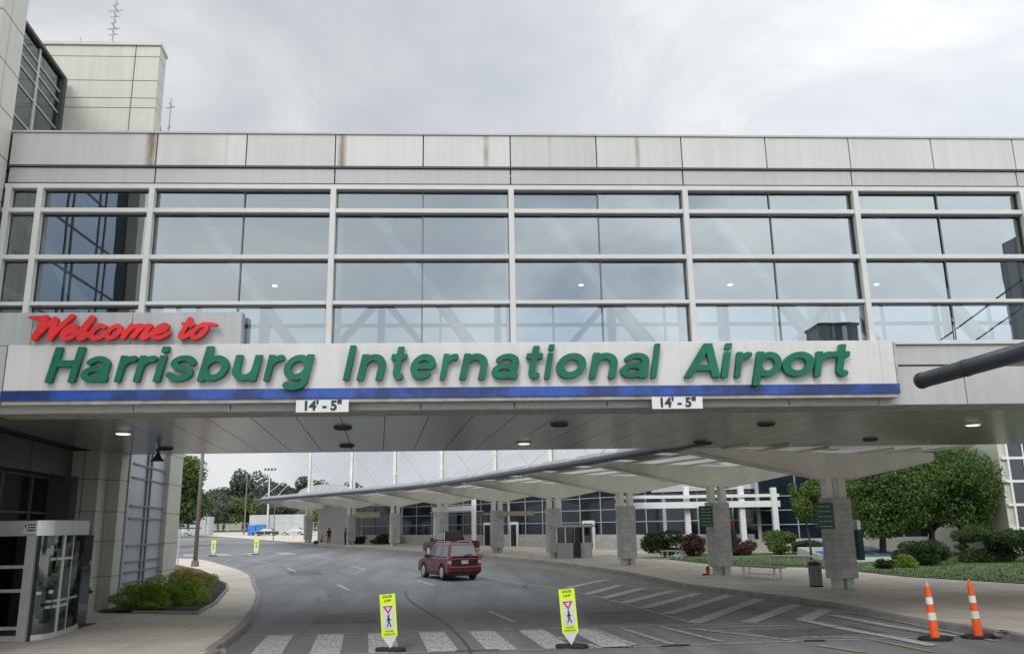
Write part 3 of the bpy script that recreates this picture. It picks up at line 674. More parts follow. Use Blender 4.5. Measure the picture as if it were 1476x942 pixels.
def simplify(lp, tol):
    P = np.array(lp+[lp[0]])
    keep = [0, len(P)-1]
    far = int(np.argmax(((P-P[0])**2).sum(1))); st = [(0, far), (far, len(P)-1)]; keep.append(far)
    while st:
        a_, b_ = st.pop()
        if b_-a_ < 2: continue
        d = P[b_]-P[a_]; L_ = np.hypot(*d)+1e-9; q = P[a_+1:b_]-P[a_]
        dist = np.abs(q[:, 0]*d[1]-q[:, 1]*d[0])/L_; m_ = int(np.argmax(dist))
        if dist[m_] > tol: k = a_+1+m_; keep.append(k); st += [(a_, k), (k, b_)]
    keep = sorted(set(keep))[:-1]
    return [tuple(P[k]) for k in keep]
def field(strokes, res, clip=None, round_ends=False):
    allp = np.array([q[:2] for s_ in strokes for q in s_[0]]); r = max(max(s_[1]) if isinstance(s_[1], list) else s_[1] for s_ in strokes)
    x0, y0 = allp.min(0)-r*1.6; x1, y1 = allp.max(0)+r*1.6
    xg = np.arange(x0, x1+res, res); yg = np.arange(y0, y1+res, res); X, Y = np.meshgrid(xg, yg); F = np.full(X.shape, 9.)
    for pts, rad in strokes:
        n = len(pts); rr = rad if isinstance(rad, list) else [rad]*n
        for i in range(n-1):
            a_ = np.array(pts[i][:2], float); b_ = np.array(pts[i+1][:2], float); d = b_-a_; L_ = np.hypot(*d)
            if L_ < 1e-6: continue
            d /= L_; u = (X-a_[0])*d[0]+(Y-a_[1])*d[1]; v = np.abs(-(X-a_[0])*d[1]+(Y-a_[1])*d[0])
            t = np.clip(u/L_, 0, 1); rad_ = rr[i]+(rr[i+1]-rr[i])*t
            capd = np.hypot(u-np.clip(u, 0, L_), v)-rad_
            if not round_ends:
                if i == 0: capd = np.where(u < 0, np.maximum(-u, v-rad_), capd)
                if i == n-2: capd = np.where(u > L_, np.maximum(u-L_, v-rad_), capd)
            F = np.minimum(F, capd)
    if clip: F = np.maximum(F, np.maximum(clip[0]-Y, Y-clip[1]))
    return F, xg, yg
def arc(cx, cy, rx, ry, a0, a1, n=18):
    return [(cx+rx*math.cos(math.radians(a0+(a1-a0)*k/n)), cy+ry*math.sin(math.radians(a0+(a1-a0)*k/n))) for k in range(n+1)]
def cat(pts, n=7): return [(p.x, p.y) for p in smooth_line(pts, n)]
r_ = .089; q_ = .078
EL = [(arc(.36, .37, .262, .278, 0, 360, 40), r_)]
GL = {
 'H': ([([(.1, 0), (.1, 1)], r_), ([(.70, 0), (.70, 1)], r_), ([(.1, .53), (.70, .53)], r_)], None),
 'I': ([([(.1, 0), (.1, 1)], r_)], None), 'l': ([([(.1, 0), (.1, 1)], r_)], None),
 'i': ([([(.1, 0), (.1, .74)], r_), ([(.1, .84), (.1, 1.0)], r_)], None),
 'A': ([([(.06, -.1), (.44, 1.02)], r_), ([(.82, -.1), (.44, 1.02)], r_), ([(.2, .28), (.68, .28)], .085)], (0, 1)),
 'n': ([([(.1, 0), (.1, .74)], r_), (arc(.35, .40, .25, .252, 180, 0)+[(.60, 0)], r_)], None),
 'r': ([([(.1, 0), (.1, .74)], r_), (arc(.40, .36, .30, .29, 180, 82), r_)], None),
 'u': ([([(.60, 0), (.60, .74)], r_), ([(.1, .74)]+arc(.35, .34, .25, .252, 180, 360), r_)], None),
 'o': (EL, None),
 'b': (EL+[([(.1, 0), (.1, 1)], r_)], None), 'p': (EL+[([(.1, -.25), (.1, .74)], r_)], None),
 'e': ([(arc(.36, .37, .262, .278, 2, 318, 34), r_), ([(.1, .37), (.62, .37)], .07)], None),
 'a': ([(arc(.33, .46, .225, .195, 158, 0)+[(.555, .0)], q_), (arc(.31, .225, .215, .145, 0, 360, 34), q_), ([(.52, .082), (.66, .082)], q_)], (0, .76)),
 's': ([(cat([(.56, .52), (.47, .63), (.31, .66), (.16, .60), (.13, .50), (.22, .41), (.40, .36), (.54, .28), (.53, .15), (.40, .085), (.24, .085), (.08, .20)]), q_)], None),
 'g': (EL+[([(.62, .74), (.62, -.02)]+arc(.37, -.03, .25, .155, 0, -150), r_)], None),
 't': ([([(.2, .95), (.2, .2)]+arc(.33, .21, .13, .125, 180, 285), r_), ([(-.02, .66), (.42, .66)], .078)], None),
}
GCACHE = {}
def loops_mesh(name, loops, depth):
    cu = bpy.data.curves.new(name, 'CURVE'); cu.dimensions = '2D'; cu.fill_mode = 'BOTH'; cu.extrude = depth/2; cu.bevel_depth = .003; cu.bevel_resolution = 1
    for lp in loops:
        sp_ = cu.splines.new('POLY'); sp_.points.add(len(lp)-1); sp_.use_cyclic_u = True
        for k, p in enumerate(lp): sp_.points[k].co = (p[0], p[1], 0, 1)
    tmp = bpy.data.objects.new('tmp', cu); COL.objects.link(tmp)
    dg = bpy.context.evaluated_depsgraph_get(); me = bpy.data.meshes.new_from_object(tmp.evaluated_get(dg)); me.name = name
    bpy.data.objects.remove(tmp); bpy.data.curves.remove(cu)
    return me
def glyph(ch):
    if ch not in GCACHE:
        st, clip = GL[ch]; F, xg, yg = field(st, .013, clip); lps = contour(F, xg, yg)
        lps = [simplify(l_, .0035) for l_ in lps]
        lps = [[(x+.20*y, y) for x, y in l_] for l_ in lps]
        GCACHE[ch] = lps
    return GCACHE[ch]
def add_letter(ch, xa, xb, z, cap, depth=.10):
    lps = glyph(ch); xsall = [p[0] for l_ in lps for p in l_]; a0, a1 = min(xsall), max(xsall); k = (xb-xa)/(a1-a0)
    L2 = [[(xa+(p[0]-a0)*k, z+p[1]*cap) for p in l_] for l_ in lps]
    me = loops_mesh('letter', L2, depth)
    # curve plane xy -> world xz, facing the camera
    me.transform(Matrix(((1, 0, 0, -sign.location.x), (0, 0, -1, SY-.09-sign.location.y), (0, 1, 0, -sign.location.z), (0, 0, 0, 1))))
    me.materials.clear(); me.materials.append(M['green'])
    o = bpy.data.objects.new('letter', me); COL.objects.link(o); o.parent = sign; return o
_lx = ([60, 100, 350, 505, 620, 950, 1000, 1060, 1225], [-8.62, -8.07, -4.63, -2.47, -.85, 3.93, 4.66, 5.55, 7.97])
def px2x(u):  # measured stations of the letters, turned into metres along the board
    return float(np.interp(u, _lx[0], _lx[1])) if u <= 1225 else 7.97+(u-1225)*.0148
LET = [('H', 66.5, 119), ('a', 117, 157), ('r', 165, 195.5), ('r', 192, 224), ('i', 220.5, 241), ('s', 238.5, 281), ('b', 284, 329), ('u', 334.5, 377), ('r', 380, 409.5), ('g', 408, 452),
       ('I', 495, 513), ('n', 514.5, 556), ('t', 564, 587.5), ('e', 592, 629), ('r', 634, 661), ('n', 661.5, 702.5), ('a', 708, 747.5), ('t', 757.5, 782), ('i', 782.5, 799), ('o', 800.5, 843.5), ('n', 846.5, 889), ('a', 892.5, 935), ('l', 936, 952.5),
       ('A', 984, 1035.5), ('i', 1037, 1056), ('r', 1056, 1084), ('p', 1081, 1126), ('o', 1127, 1174), ('r', 1171.5, 1203), ('t', 1202, 1227.5)]
for ch, a_, b_ in LET:
    add_letter(ch, px2x(a_), px2x(b_), 5.415, .715)
# script lettering
def P1(X, Y): return (-9.13+X*.001511, 6.945-Y*.00157)
def P2(X, Y): return P1(X+1291.5, Y)
def sc(pts, f=P1): return [f(*p) for p in pts]
def crv(pts, f=P1): return cat(sc(pts, f), 5)
R1, R2 = .062, .048
words = [
 ('W', [(sc([(100, 118), (220, 128), (320, 128)]), [.025, .045, .05]), (sc([(310, 128), (185, 392)]), R1), (crv([(190, 385), (300, 265), (425, 145)]), .046), (sc([(430, 150), (395, 388)]), R1), (crv([(400, 375), (520, 240), (655, 105)]), .048)]),
 ('e', [(crv([(585, 335), (690, 300), (725, 255), (690, 235), (610, 265), (560, 330), (560, 385), (620, 400), (700, 370), (790, 300)]), .046)]),
 ('l', [(crv([(760, 330), (850, 220), (915, 130)]), .052), (crv([(925, 130), (850, 260), (775, 385), (820, 395), (880, 350)]), .052)]),
 ('c', [(crv([(1090, 245), (1040, 240), (950, 300), (925, 370), (985, 400), (1060, 380), (1130, 325)]), .048)]),
 ('o', [(crv([(1270, 235), (1180, 280), (1135, 360), (1180, 400), (1260, 360), (1310, 280), (1275, 240), (1230, 250)]), .043)]),
 ('m', [(crv([(110, 300), (10, 330), (-10, 300)], P2), .03), (sc([(165, 235), (65, 385)], P2), .050), (crv([(90, 350), (200, 250), (285, 235)], P2), .036), (sc([(295, 240), (190, 385)], P2), .050), (crv([(215, 350), (320, 255), (400, 232)], P2), .036), (crv([(410, 240), (320, 375), (350, 395), (420, 350)], P2), .046)]),
 ('e', [(crv([(480, 335), (590, 300), (635, 250), (600, 230), (520, 262), (455, 330), (460, 385), (520, 402), (590, 382), (650, 345)], P2), .046)]),
 ('t', [(crv([(930, 160), (880, 260), (820, 370), (850, 395), (930, 355), (1000, 300)], P2), .046), (sc([(845, 215), (985, 225)], P2), .036), (sc([(935, 155), (950, 230)], P2), .05)]),
 ('o', [(crv([(1130, 225), (1040, 265), (975, 350), (1010, 398), (1090, 370), (1160, 285), (1150, 225)], P2), .044), (sc([(1110, 218), (1200, 218), (1285, 228)], P2), [.036, .033, .03])]),
]
for nm, st in words:
    F, xg, yg = field(st, .008, None, True); lps = [simplify(l_, .002) for l_ in contour(F, xg, yg)]
    me = loops_mesh('script_letter', lps, .10)
    me.transform(Matrix(((1, 0, 0, -sign.location.x), (0, 0, -1, SY-.07-sign.location.y-random.uniform(0, .012)), (0, 1, 0, -sign.location.z), (0, 0, 0, 1))))
    me.materials.clear(); me.materials.append(M['red'])
    o = bpy.data.objects.new('script_letter', me); COL.objects.link(o); o.parent = sign

def text_mesh(body, size, parent, m, loc, rotx=PI/2, rz=0, align='CENTER', bold=.0, shear=0, name='lettering', ext=.004, sx=1.0):
    cu = bpy.data.curves.new('txt', 'FONT'); cu.body = body; cu.size = size; cu.align_x = align; cu.align_y = 'CENTER'; cu.extrude = ext; cu.offset = bold; cu.shear = shear; cu.space_line = .8
    tmp = bpy.data.objects.new('tmp', cu); COL.objects.link(tmp); dg = bpy.context.evaluated_depsgraph_get()
    me = bpy.data.meshes.new_from_object(tmp.evaluated_get(dg)); me.name = name
    bpy.data.objects.remove(tmp); bpy.data.curves.remove(cu)
    me.transform(Matrix.Diagonal((sx, 1, 1, 1)))
    me.transform(Matrix.Rotation(rz, 4, 'Z') @ Matrix.Rotation(rotx, 4, 'X')); me.transform(Matrix.Translation(loc)); me.materials.clear(); me.materials.append(M[m] if isinstance(m, str) else m)
    o = bpy.data.objects.new(name, me); COL.objects.link(o)
    if parent: o.parent = parent; WM[o] = WM[parent].copy()
    return o
for x, l_ in ((-3.02, 'white clearance board with black figures under the end of the first green word'), (4.27, 'white clearance board with black figures under the gap before the last green word')):
    t = thing('clearance_sign', l_, 'sign', (x, 16.93, 4.895), group='clearance boards under the blue stripe')
    MB().box((-.53, 0, -.125), (.53, .03, .125)).build('board', 'sign_face', t, local=True, bevel=.004)
    text_mesh("14' - 5\"", .27, t, 'black', (0, -.004, 0), bold=.011, sx=1.0)

# ================================================================== LEFT BUILDING
lb = thing('terminal_wing', 'cream panelled building wing with tower and dark glazing joining the left end of the bridge', 'building', (-12, 24, 0))
def joints(box_list, name='panel_joint', m='darkline'):
    mb = MB()
    for a_, b_ in box_list: mb.box(a_, b_)
    return mb.build(name, m, lb)
# front pier left of the bridge
px1 = -10.08
pier = [(-13.5, 16.2), (px1+.12, 16.2), (px1, 17.28), (-13.5, 17.28)]
MB().prism(pier, 0, 22).build('front_pier', 'cream', lb)
js = []
for z in (5.6, 7.4, 8.5, 9.4, 10.35, 11.35, 12.35, 13.4, 14.4, 15.5, 16.7):
    MB().prism([(-13.505, 16.195), (px1+.125, 16.195), (px1+.004, 17.285), (-13.505, 17.285)], z, z+.014).build('panel_joint', 'darkline', lb)
MB().prism([(px1+.06, 16.6), (px1+.0765, 16.6), (px1+.0752, 16.612), (px1+.06, 16.612)], 0, 22).build('panel_joint', 'darkline', lb)
# recessed glazed upper wall
def Gp(s, z, off=0): # point along the recessed wall, s metres from its near end
    return Vector((-13.25-.1067*s-off*.9943, 17.3+.9943*s-off*.1067, z))
mb = MB(); mb.poly([Gp(0, 10.5), Gp(9.95, 10.5), Gp(9.95, 17.95), Gp(0, 17.95)]); mb.build('upper_glazing', 'bldg_dark', lb)
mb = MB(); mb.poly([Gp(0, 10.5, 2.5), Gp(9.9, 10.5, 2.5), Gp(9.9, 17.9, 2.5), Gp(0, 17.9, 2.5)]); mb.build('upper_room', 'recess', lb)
mb = MB()
for z in (17.37, 17.0, 16.6, 16.0, 14.95, 13.9, 12.6): mb.obox(Gp(0, z, .0), Gp(9.95, z, .0), .07, .045)
for s in (3.7, 7.85): mb.obox(Gp(s, 10.6, -.06), Gp(s, 17.9, .0), .08, .09, up=(0, 1, 0))
mb.build('upper_mullion', 'mull', lb)
mb = MB(); mb.obox(Gp(-.0, 18.0, 0), Gp(9.95, 18.0, 0), .22, .12); mb.build('upper_coping', 'darkline', lb)
mb = MB(); mb.obox(Gp(9.8, 10.5, -.02), Gp(9.8, 17.95, -.02), .25, .2, up=(0, 1, 0)); mb.build('corner_post', 'darkline', lb)
# tower
TX = -11.15
tw = [(-18.5, 27.4), (TX, 27.4), (TX-.09, 28.25), (-12.0, 28.25), (-14.9, 35), (-18.5, 35)]
MB().prism(tw, 4.95, 19.5).build('tower', 'cream', lb)
MB().prism([(-18.6, 27.34), (TX+.04, 27.34), (TX-.05, 28.3), (-12.0, 28.3), (-14.9, 35.05), (-18.6, 35.05)], 19.5, 19.62).build('tower_coping', 'cream', lb)
js = []
for z in (19.05, 18.1, 17.42, 17.04, 15.9, 14.5, 12.8): MB().prism([(-18.5, 27.394), (TX+.004, 27.394), (TX-.084, 28.2), (-18.5, 28.2)], z, z+.018).build('panel_joint', 'darkline', lb)
js.append(((-12.02, 27.392, 4.95), (-11.99, 27.41, 19.5))); js.append(((-15.2, 27.393, 4.95), (-15.18, 27.41, 19.5)))
joints(js)
# pilasters below the bridge
MB().prism([(-12.5, 26.6), (-11.5, 26.6), (-11.58, 27.45), (-12.5, 27.45)], 0, 4.94).build('pilaster', 'cream', lb, bevel=.01)
MB().prism([(TX-.4, 28.26), (TX-.1, 28.26), (TX-.22, 29.3), (TX-.4, 29.3)], 10.6, lambda p: 16.85-(p[1]-28.26)*.55).build('stair_parapet', 'rail_grey', lb)
MB().prism([(-12.5, 27.46), (-11.2, 27.46), (-11.27, 28.22), (-12.5, 28.22)], 0, 4.94).build('pilaster', 'cream', lb, bevel=.01)
js = []
for z in (4.06, 3.08, 2.19, 1.12):
    MB().prism([(-12.5, 26.595), (-11.495, 26.595), (-11.575, 27.44), (-12.5, 27.44)], z, z+.018).build('panel_joint', 'darkline', lb)
    MB().prism([(-12.5, 27.455), (-11.195, 27.455), (-11.265, 28.215), (-12.5, 28.215)], z, z+.018).build('panel_joint', 'darkline', lb)
js.append(((-11.98, 26.592, 0), (-11.96, 26.61, 4.94)))
joints(js)
# blue-grey panel wall with rail grid, then the far cream pier
PW0 = Vector((-11.22, 28.25, 0)); 
def Pw(s, z, off=0): return PW0+DB*s+Vector((.9943*off, .1067*off, z))
MB().prism([Pw(0, 0).xy, Pw(4.5, 0).xy, (-16, 33), (-16, 28.25)], 0, 10.5).build('panel_wall', 'bldg_blue', lb)
mb = MB()
for z in (4.67, 4.22, 3.3, 2.9, 2.02, 1.50, 1.18, .85, 5.6, 6.6): mb.obox(Pw(0.25, z, .03), Pw(4.5, z, .03), .05, .05)
for s in (2.0, 2.5): mb.obox(Pw(s, .2, .03), Pw(s, 10.4, .03), .06, .06, up=(0, 1, 0))
mb.build('rail_grid', 'rail_grey', lb)
q0, q1 = Pw(4.5, 0, .18), Pw(6.6, 0, .18)
MB().prism([q0.xy, q1.xy, (q1.x-3, q1.y), (q0.x-3, q0.y)], 0, 8.2).build('far_pier', 'cream', lb)
for z in (1.0, 2.0, 3.1, 4.2, 5.3, 6.4): MB().prism([(q0.x+.005, q0.y-.005), (q1.x+.005, q1.y+.005), (q1.x-.3, q1.y+.005), (q0.x-.3, q0.y-.005)], z, z+.018).build('panel_joint', 'darkline', lb)
# recessed shopfront under the bridge
def Rw(s, z, off=0): return Vector((-11.35-.1067*s-off, 17.3+.9943*s, z))
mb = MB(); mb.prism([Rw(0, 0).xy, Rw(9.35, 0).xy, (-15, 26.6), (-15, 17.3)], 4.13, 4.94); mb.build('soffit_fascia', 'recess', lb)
mb = MB()
for s in (2.2, 2.35, 6.2): mb.obox(Rw(s, 4.14, -.004), Rw(s, 4.93, -.004), .015, .02, up=(0, 1, 0))
mb.build('fascia_joint', 'darkline', lb)
mb = MB(); mb.poly([Rw(0, 0, .5), Rw(9.3, 0, .5), Rw(9.3, 4.13, .5), Rw(0, 4.13, .5)]); mb.build('shopfront_glass', 'darkglass', lb)
mb = MB()
for s in (1.2, 3.4, 5.6, 7.6): mb.obox(Rw(s, 0, .46), Rw(s, 4.13, .46), .07, .08, up=(0, 1, 0))
mb.obox(Rw(0, 3.05, .46), Rw(9.3, 3.05, .46), .07, .06); mb.obox(Rw(0, 4.08, .46), Rw(9.3, 4.08, .46), .07, .08)
mb.build('shopfront_mullion', 'recess', lb)
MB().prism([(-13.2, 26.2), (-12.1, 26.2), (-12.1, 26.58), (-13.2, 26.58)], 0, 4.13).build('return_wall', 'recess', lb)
# lower body closing the wing towards the left
MB().box((-19, 17.3, 0), (-15, 35, 10.5)).build('body', 'cream', lb)
# hose tap on the pilaster
t = thing('wall_hydrant', 'small dark water outlet on a short pipe at the foot of the cream pilaster', 'hydrant', (-11.42, 26.45, .13))
MB().tube([(0, 0, 0), (0, 0, .62)], .03, 8).build('pipe', 'pole', t, local=True)
MB().tube([(-.11, 0, .62), (.11, 0, .62)], .05, 10).build('outlet', 'vent', t, local=True)
MB().tube([(0, 0, .66), (0, 0, .76)], .045, 8).build('cap', 'vent', t, local=True)
# antennas on the tower roof
def antenna(x, y, z, h, label, rungs=True):
    t = thing('roof_antenna', label, 'antenna', (x, y, z), group='antennas on the cream tower')
    MB().tube([(0, 0, 0), (0, 0, h)], [.035, .015], 6).build('mast', 'galv', t, local=True)
    if rungs:
        mb = MB()
        for i, zz in enumerate(np.linspace(.3*h, .95*h, 7)):
            w_ = .16+.10*math.sin(i*2.1); mb.tube([(-w_, 0, zz), (w_, 0, zz+.05)], .018, 5); mb.tube([(0, -w_, zz+.12), (0, w_, zz+.12)], .018, 5)
        mb.build('dipole', 'galv', t, local=True)
        MB().box((-.09, -.08, .12), (.09, .08, .38)).build('junction_box', 'vent', t, local=True)
antenna(-13.15, 28.0, 19.6, 2.3, 'tall lattice-like antenna with short rods in the middle of the tower roof')
antenna(-14.3, 28.0, 19.6, .6, 'short plain stub antenna left of the tall one on the tower roof', False)
antenna(-11.3, 29.2, 10.5, 7.9, 'slim antenna with rods standing right of the cream tower behind the parapet')

# revolving door vestibule
door = thing('revolving_door', 'curved glazed entrance vestibule with pale metal head under the left end of the bridge', 'door', (-10.6, 21.6, .13))
plan = [(-14.2, 20.12), (-9.95, 20.12), (-9.72, 20.32), (-9.62, 20.75), (-9.66, 21.3), (-9.78, 22.0), (-10.0, 22.7), (-10.3, 23.3), (-10.75, 23.9), (-11.4, 24.4), (-12.2, 24.7)]
def ribbon(pl, z0, z1, off=0, th=.06):
    P = smooth_line(pl[1:], 4); P = [Vector((*pl[0], 0))]+P; mb = MB()
    Q = []
    for i, p in enumerate(P):
        d = (P[min(i+1, len(P)-1)]-P[max(i-1, 0)]).normalized(); n = Vector((d.y, -d.x, 0)); Q.append((p+n*off, p+n*(off-th)))
    for i in range(len(Q)-1):
        a_, b_ = Q[i], Q[i+1]
        for f in ([a_[0], b_[0]], [b_[1], a_[1]]):
            mb.poly([(f[0].x, f[0].y, z0), (f[1].x, f[1].y, z0), (f[1].x, f[1].y, z1), (f[0].x, f[0].y, z1)])
        for z in (z0, z1): mb.poly([(a_[0].x, a_[0].y, z), (b_[0].x, b_[0].y, z), (b_[1].x, b_[1].y, z), (a_[1].x, a_[1].y, z)])
    return mb
ribbon(plan, 2.42, 2.76, .06, .14).build('head', 'steel', door)
ribbon(plan, .14, .26, .03, .09).build('base_rail', 'steel', door)
ribbon(plan, .26, 2.42, 0, .015).build('glass', 'doorglass', door)
MB().prism([(p[0], p[1]) for p in plan]+[(-14.2, 24.9)], 2.72, 2.75).build('roof', 'steel', door)
for i, (x, y, w_, m_) in enumerate([(-11.1, 20.12, .05, 'steel'), (-10.03, 20.1, .10, 'steel'), (-9.90, 20.13, .035, 'trim'), (-9.62, 20.75, .03, 'steel'), (-9.67, 21.3, .02, 'steel'), (-10.05, 22.8, .035, 'trim'), (-10.75, 23.9, .05, 'steel'), (-12.6, 20.12, .05, 'steel')]):
    MB().box((x-w_, y-w_*.8, .14), (x+w_, y+w_*.8, 2.44)).build('post', m_, door)
mb = MB()
for z in (1.74, 1.22, .42): mb.box((-11.1, 20.09, z-.035), (-10.05, 20.13, z+.035)); mb.box((-14.2, 20.09, z-.035), (-11.12, 20.13, z+.035))
mb.build('rail', 'steel', door)
ribbon(plan[2:5], 1.86, 1.92, .02, .03).build('rail', 'steel', door); ribbon(plan[2:6], .93, .98, .02, .03).build('rail', 'mull', door); ribbon(plan[2:5], .80, .86, .02, .03).build('rail', 'steel', door)
mb = MB(); mb.box((-9.84, 20.12, 1.12), (-9.76, 20.2, 1.19)); mb.box((-9.70, 20.40, 1.13), (-9.64, 20.5, 1.20)); mb.build('door_sticker', 'white_sheet', door)
# revolving leaves inside and floor mat
mb = MB()
for k in range(3):
    t_ = .5+k*2*PI/3; mb.obox((-10.9, 22.0, 1.3), (-10.9+1.3*math.cos(t_), 22.0+1.3*math.sin(t_), 1.3), .05, 2.2)
mb.build('door_leaf', 'bldg_dark', door)
MB().box((-11.8, 20.3, .135), (-9.9, 23.6, .15)).build('floor_mat', 'trim', door)
mb = MB(); mb.box((-13.4, 20.5, .2), (-10.2, 20.56, 2.4)); mb.build('inner_screen', 'bldg_dark', door)
# accessibility plate on the head (small pale plate with a symbol and three lines of fine print)
MB().box((-10.24, 20.035, 2.46), (-9.94, 20.055, 2.72)).build('notice_plate', 'white_sheet', door)
mb = MB(); mb.box((-10.21, 20.028, 2.60), (-10.18, 20.034, 2.68))
for k in range(3): mb.box((-10.15+.0*k, 20.028, 2.655-k*.065), (-9.97, 20.034, 2.685-k*.065))
mb.build('notice_print', 'trim', door)

# ================================================================== FOLIAGE
def crown_mesh(blobs, n, size, seed, up=.35, flat=1.0):
    rg = np.random.RandomState(seed)
    B = np.array(blobs, float); w_ = B[:, 3]*B[:, 4]*B[:, 5]; w_ = w_**.75; idx = rg.choice(len(B), n, p=w_/w_.sum())
    d = rg.normal(size=(n, 3)); d /= np.linalg.norm(d, axis=1)[:, None]; rr = 1-np.abs(rg.normal(0, .22, n)); rr = np.clip(rr, .15, 1.08)
    ct = B[idx, :3]+d*B[idx, 3:6]*rr[:, None]
    nrm = d*.75+rg.normal(0, .55, (n, 3)); nrm[:, 2] += up; nrm /= np.linalg.norm(nrm, axis=1)[:, None]
    rnd_ = rg.normal(size=(n, 3)); u = np.cross(nrm, rnd_); u /= np.linalg.norm(u, axis=1)[:, None]; v = np.cross(nrm, u)
    s_ = size*rg.uniform(.55, 1.35, n)[:, None]
    P = np.stack([ct-u*s_*.5, ct-v*s_*.33+nrm*s_*.06, ct+u*s_*.5, ct+v*s_*.33+nrm*s_*.06], 1).reshape(-1, 3)
    F = np.arange(n*4).reshape(n, 4)
    return P, F
def np_mesh(name, P, F, m, parent, origin):
    me = bpy.data.meshes.new(name); P = P-np.array(origin)
    me.vertices.add(len(P)); me.vertices.foreach_set('co', P.ravel()); me.loops.add(F.size); me.loops.foreach_set('vertex_index', F.ravel().astype(np.int32))
    me.polygons.add(len(F)); me.polygons.foreach_set('loop_start', np.arange(0, F.size, F.shape[1]).astype(np.int32)); me.update(calc_edges=True); me.materials.append(M[m])
    o = bpy.data.objects.new(name, me); COL.objects.link(o)
    if parent: o.parent = parent
    return o
def blobs_for(cx, cy, cz, rx, ry, rz, k, seed, s0=.36, low=-.55):
    rg = random.Random(seed); out_ = []
    for _ in range(k):
        while True:
            x, y, z = rg.uniform(-1, 1), rg.uniform(-1, 1), rg.uniform(low, 1)
            if x*x+y*y+z*z < 1: break
        f = s0*rg.uniform(.42, 1.45); out_.append((cx+x*rx*.8, cy+y*ry*.8, cz+z*rz*.8, rx*f, ry*f, rz*f*.85))
    return out_
def tree(name, label, x, y, h0, h1, r, n, size, m, seed, group=None, k=22, tr=.16, cat_='tree', rx=None):
    z = gz(y)+.0; t = thing(name, label, cat_, (x, y, z), group=group); rg = random.Random(seed)
    rx = rx or r; cz = z+(h0+h1)/2; rz = (h1-h0)/2
    bl = blobs_for(x, y, cz, rx, r, rz, k, seed)
    P, F = crown_mesh(bl, n, size, seed); np_mesh('crown', P, F, m, t, (x, y, z))
    mb = MB(); fx, fy = x+rg.uniform(-.15, .15), y; fork = z+h0+(h1-h0)*.15
    mb.tube([(x, y, z-.1), (x+.03, y, z+h0*.5), (fx, fy, fork), (fx, fy, z+h0+(h1-h0)*.6)], [tr*1.25, tr, tr*.8, tr*.3], 10)
    for b in bl[:9]:
        mb.tube([(fx, fy, fork-.2*rg.random()), ((fx+b[0])/2, (fy+b[1])/2, (fork+b[2])/2+.15), (b[0], b[1], b[2])], [tr*.5, tr*.3, tr*.1], 6)
    mb.build('trunk', 'bark', t, smooth=True)
    return t
def shrub(label, x, y, rx, ry, h, n, size, m, seed, group=None, name='shrub', zoff=.13, k=14):
    z = gz(y)+zoff; t = thing(name, label, 'shrub', (x, y, z), group=group)
    bl = blobs_for(x, y, z+h*.45, rx, ry, h*.55, k, seed, .42, -.7)
    P, F = crown_mesh(bl, n, size, seed); P[:, 2] = np.maximum(P[:, 2], z+.01); np_mesh('foliage', P, F, m, t, (x, y, z))
    mb = MB(); rg = random.Random(seed)
    for b in bl[:7]: mb.tube([(x+rg.uniform(-.1, .1), y+rg.uniform(-.1, .1), z-.05), ((x+b[0])/2, (y+b[1])/2, z+(b[2]-z)*.5), b[:3]], [.03, .02, .008], 5)
    mb.build('stem', 'bark', t)
    return t
# planter shrubs on the left
shrub('low dark green shrub at the foot of the pilaster, nearest in the mulch bed', -9.7, 26.9, 1.0, .75, .80, 5200, .07, 'leaf_yew', 11, 'shrubs in the left mulch bed')
shrub('bigger rounded green shrub in the middle of the mulch bed', -9.75, 28.6, 1.05, .95, 1.12, 6200, .07, 'leaf_yew', 12, 'shrubs in the left mulch bed')
shrub('yellow-green shrub at the far end of the mulch bed by the light pole', -9.95, 31.4, 1.0, 1.1, 1.05, 5600, .07, 'leaf_gold', 13, 'shrubs in the left mulch bed')
# trees beyond the right columns
G2 = 'low spreading trees on the right lawn'
tree('broadleaf_tree', 'small pale green tree just behind the nearest block-clad column', 18.9, 47.2, 2.0, 5.0, 1.05, 4500, .15, 'leaf_light', 21, G2, k=22, tr=.06)
tree('broadleaf_tree', 'spreading dark-trunked tree behind the blue flower bed', 22.9, 47.0, .75, 5.7, 3.2, 28000, .17, 'leaf_tree', 22, G2, k=60, tr=.2)
tree('broadleaf_tree', 'tall rounded tree in the middle of the right lawn', 26.3, 48.0, .6, 6.9, 3.7, 34000, .17, 'leaf_tree', 23, G2, k=66, tr=.2)
tree('broadleaf_tree', 'dense tree touching the white glazed block at the right edge', 28.5, 48.6, .7, 7.2, 2.7, 26000, .17, 'leaf_tree', 24, G2, k=60, tr=.2)
G3 = 'shrubs along the terminal front'
shrub('weeping dark green shrub behind the small concrete bench', 12.0, 53.0, 1.5, 1.2, 1.75, 6500, .13, 'leaf_dark', 31, G3)
shrub('reddish purple shrub left of the second column', 14.0, 54.2, 1.1, 1.0, 1.45, 3600, .13, 'leaf_red', 32, G3)
shrub('reddish purple shrub right of the second column', 16.7, 53.4, 1.0, .9, 1.25, 3600, .13, 'leaf_red', 33, G3)
shrub('bright green rounded shrub between the two nearest columns', 19.5, 53.6, 1.15, 1.0, 1.5, 4600, .13, 'leaf_light', 34, G3)
shrub('low dark hedge-like shrub left of the nearest column', 21.6, 54.2, 1.5, .8, .9, 3600, .13, 'leaf_dark', 35, G3)
shrub('rounded dark shrub right of the blue flower bed', 22.2, 41.2, 1.35, 1.2, 1.5, 8000, .11, 'leaf_dark', 36, G3)
shrub('wide dark shrub at the right edge of the lawn', 26.3, 42.2, 2.2, 1.4, 1.95, 11000, .12, 'leaf_dark', 37, G3)
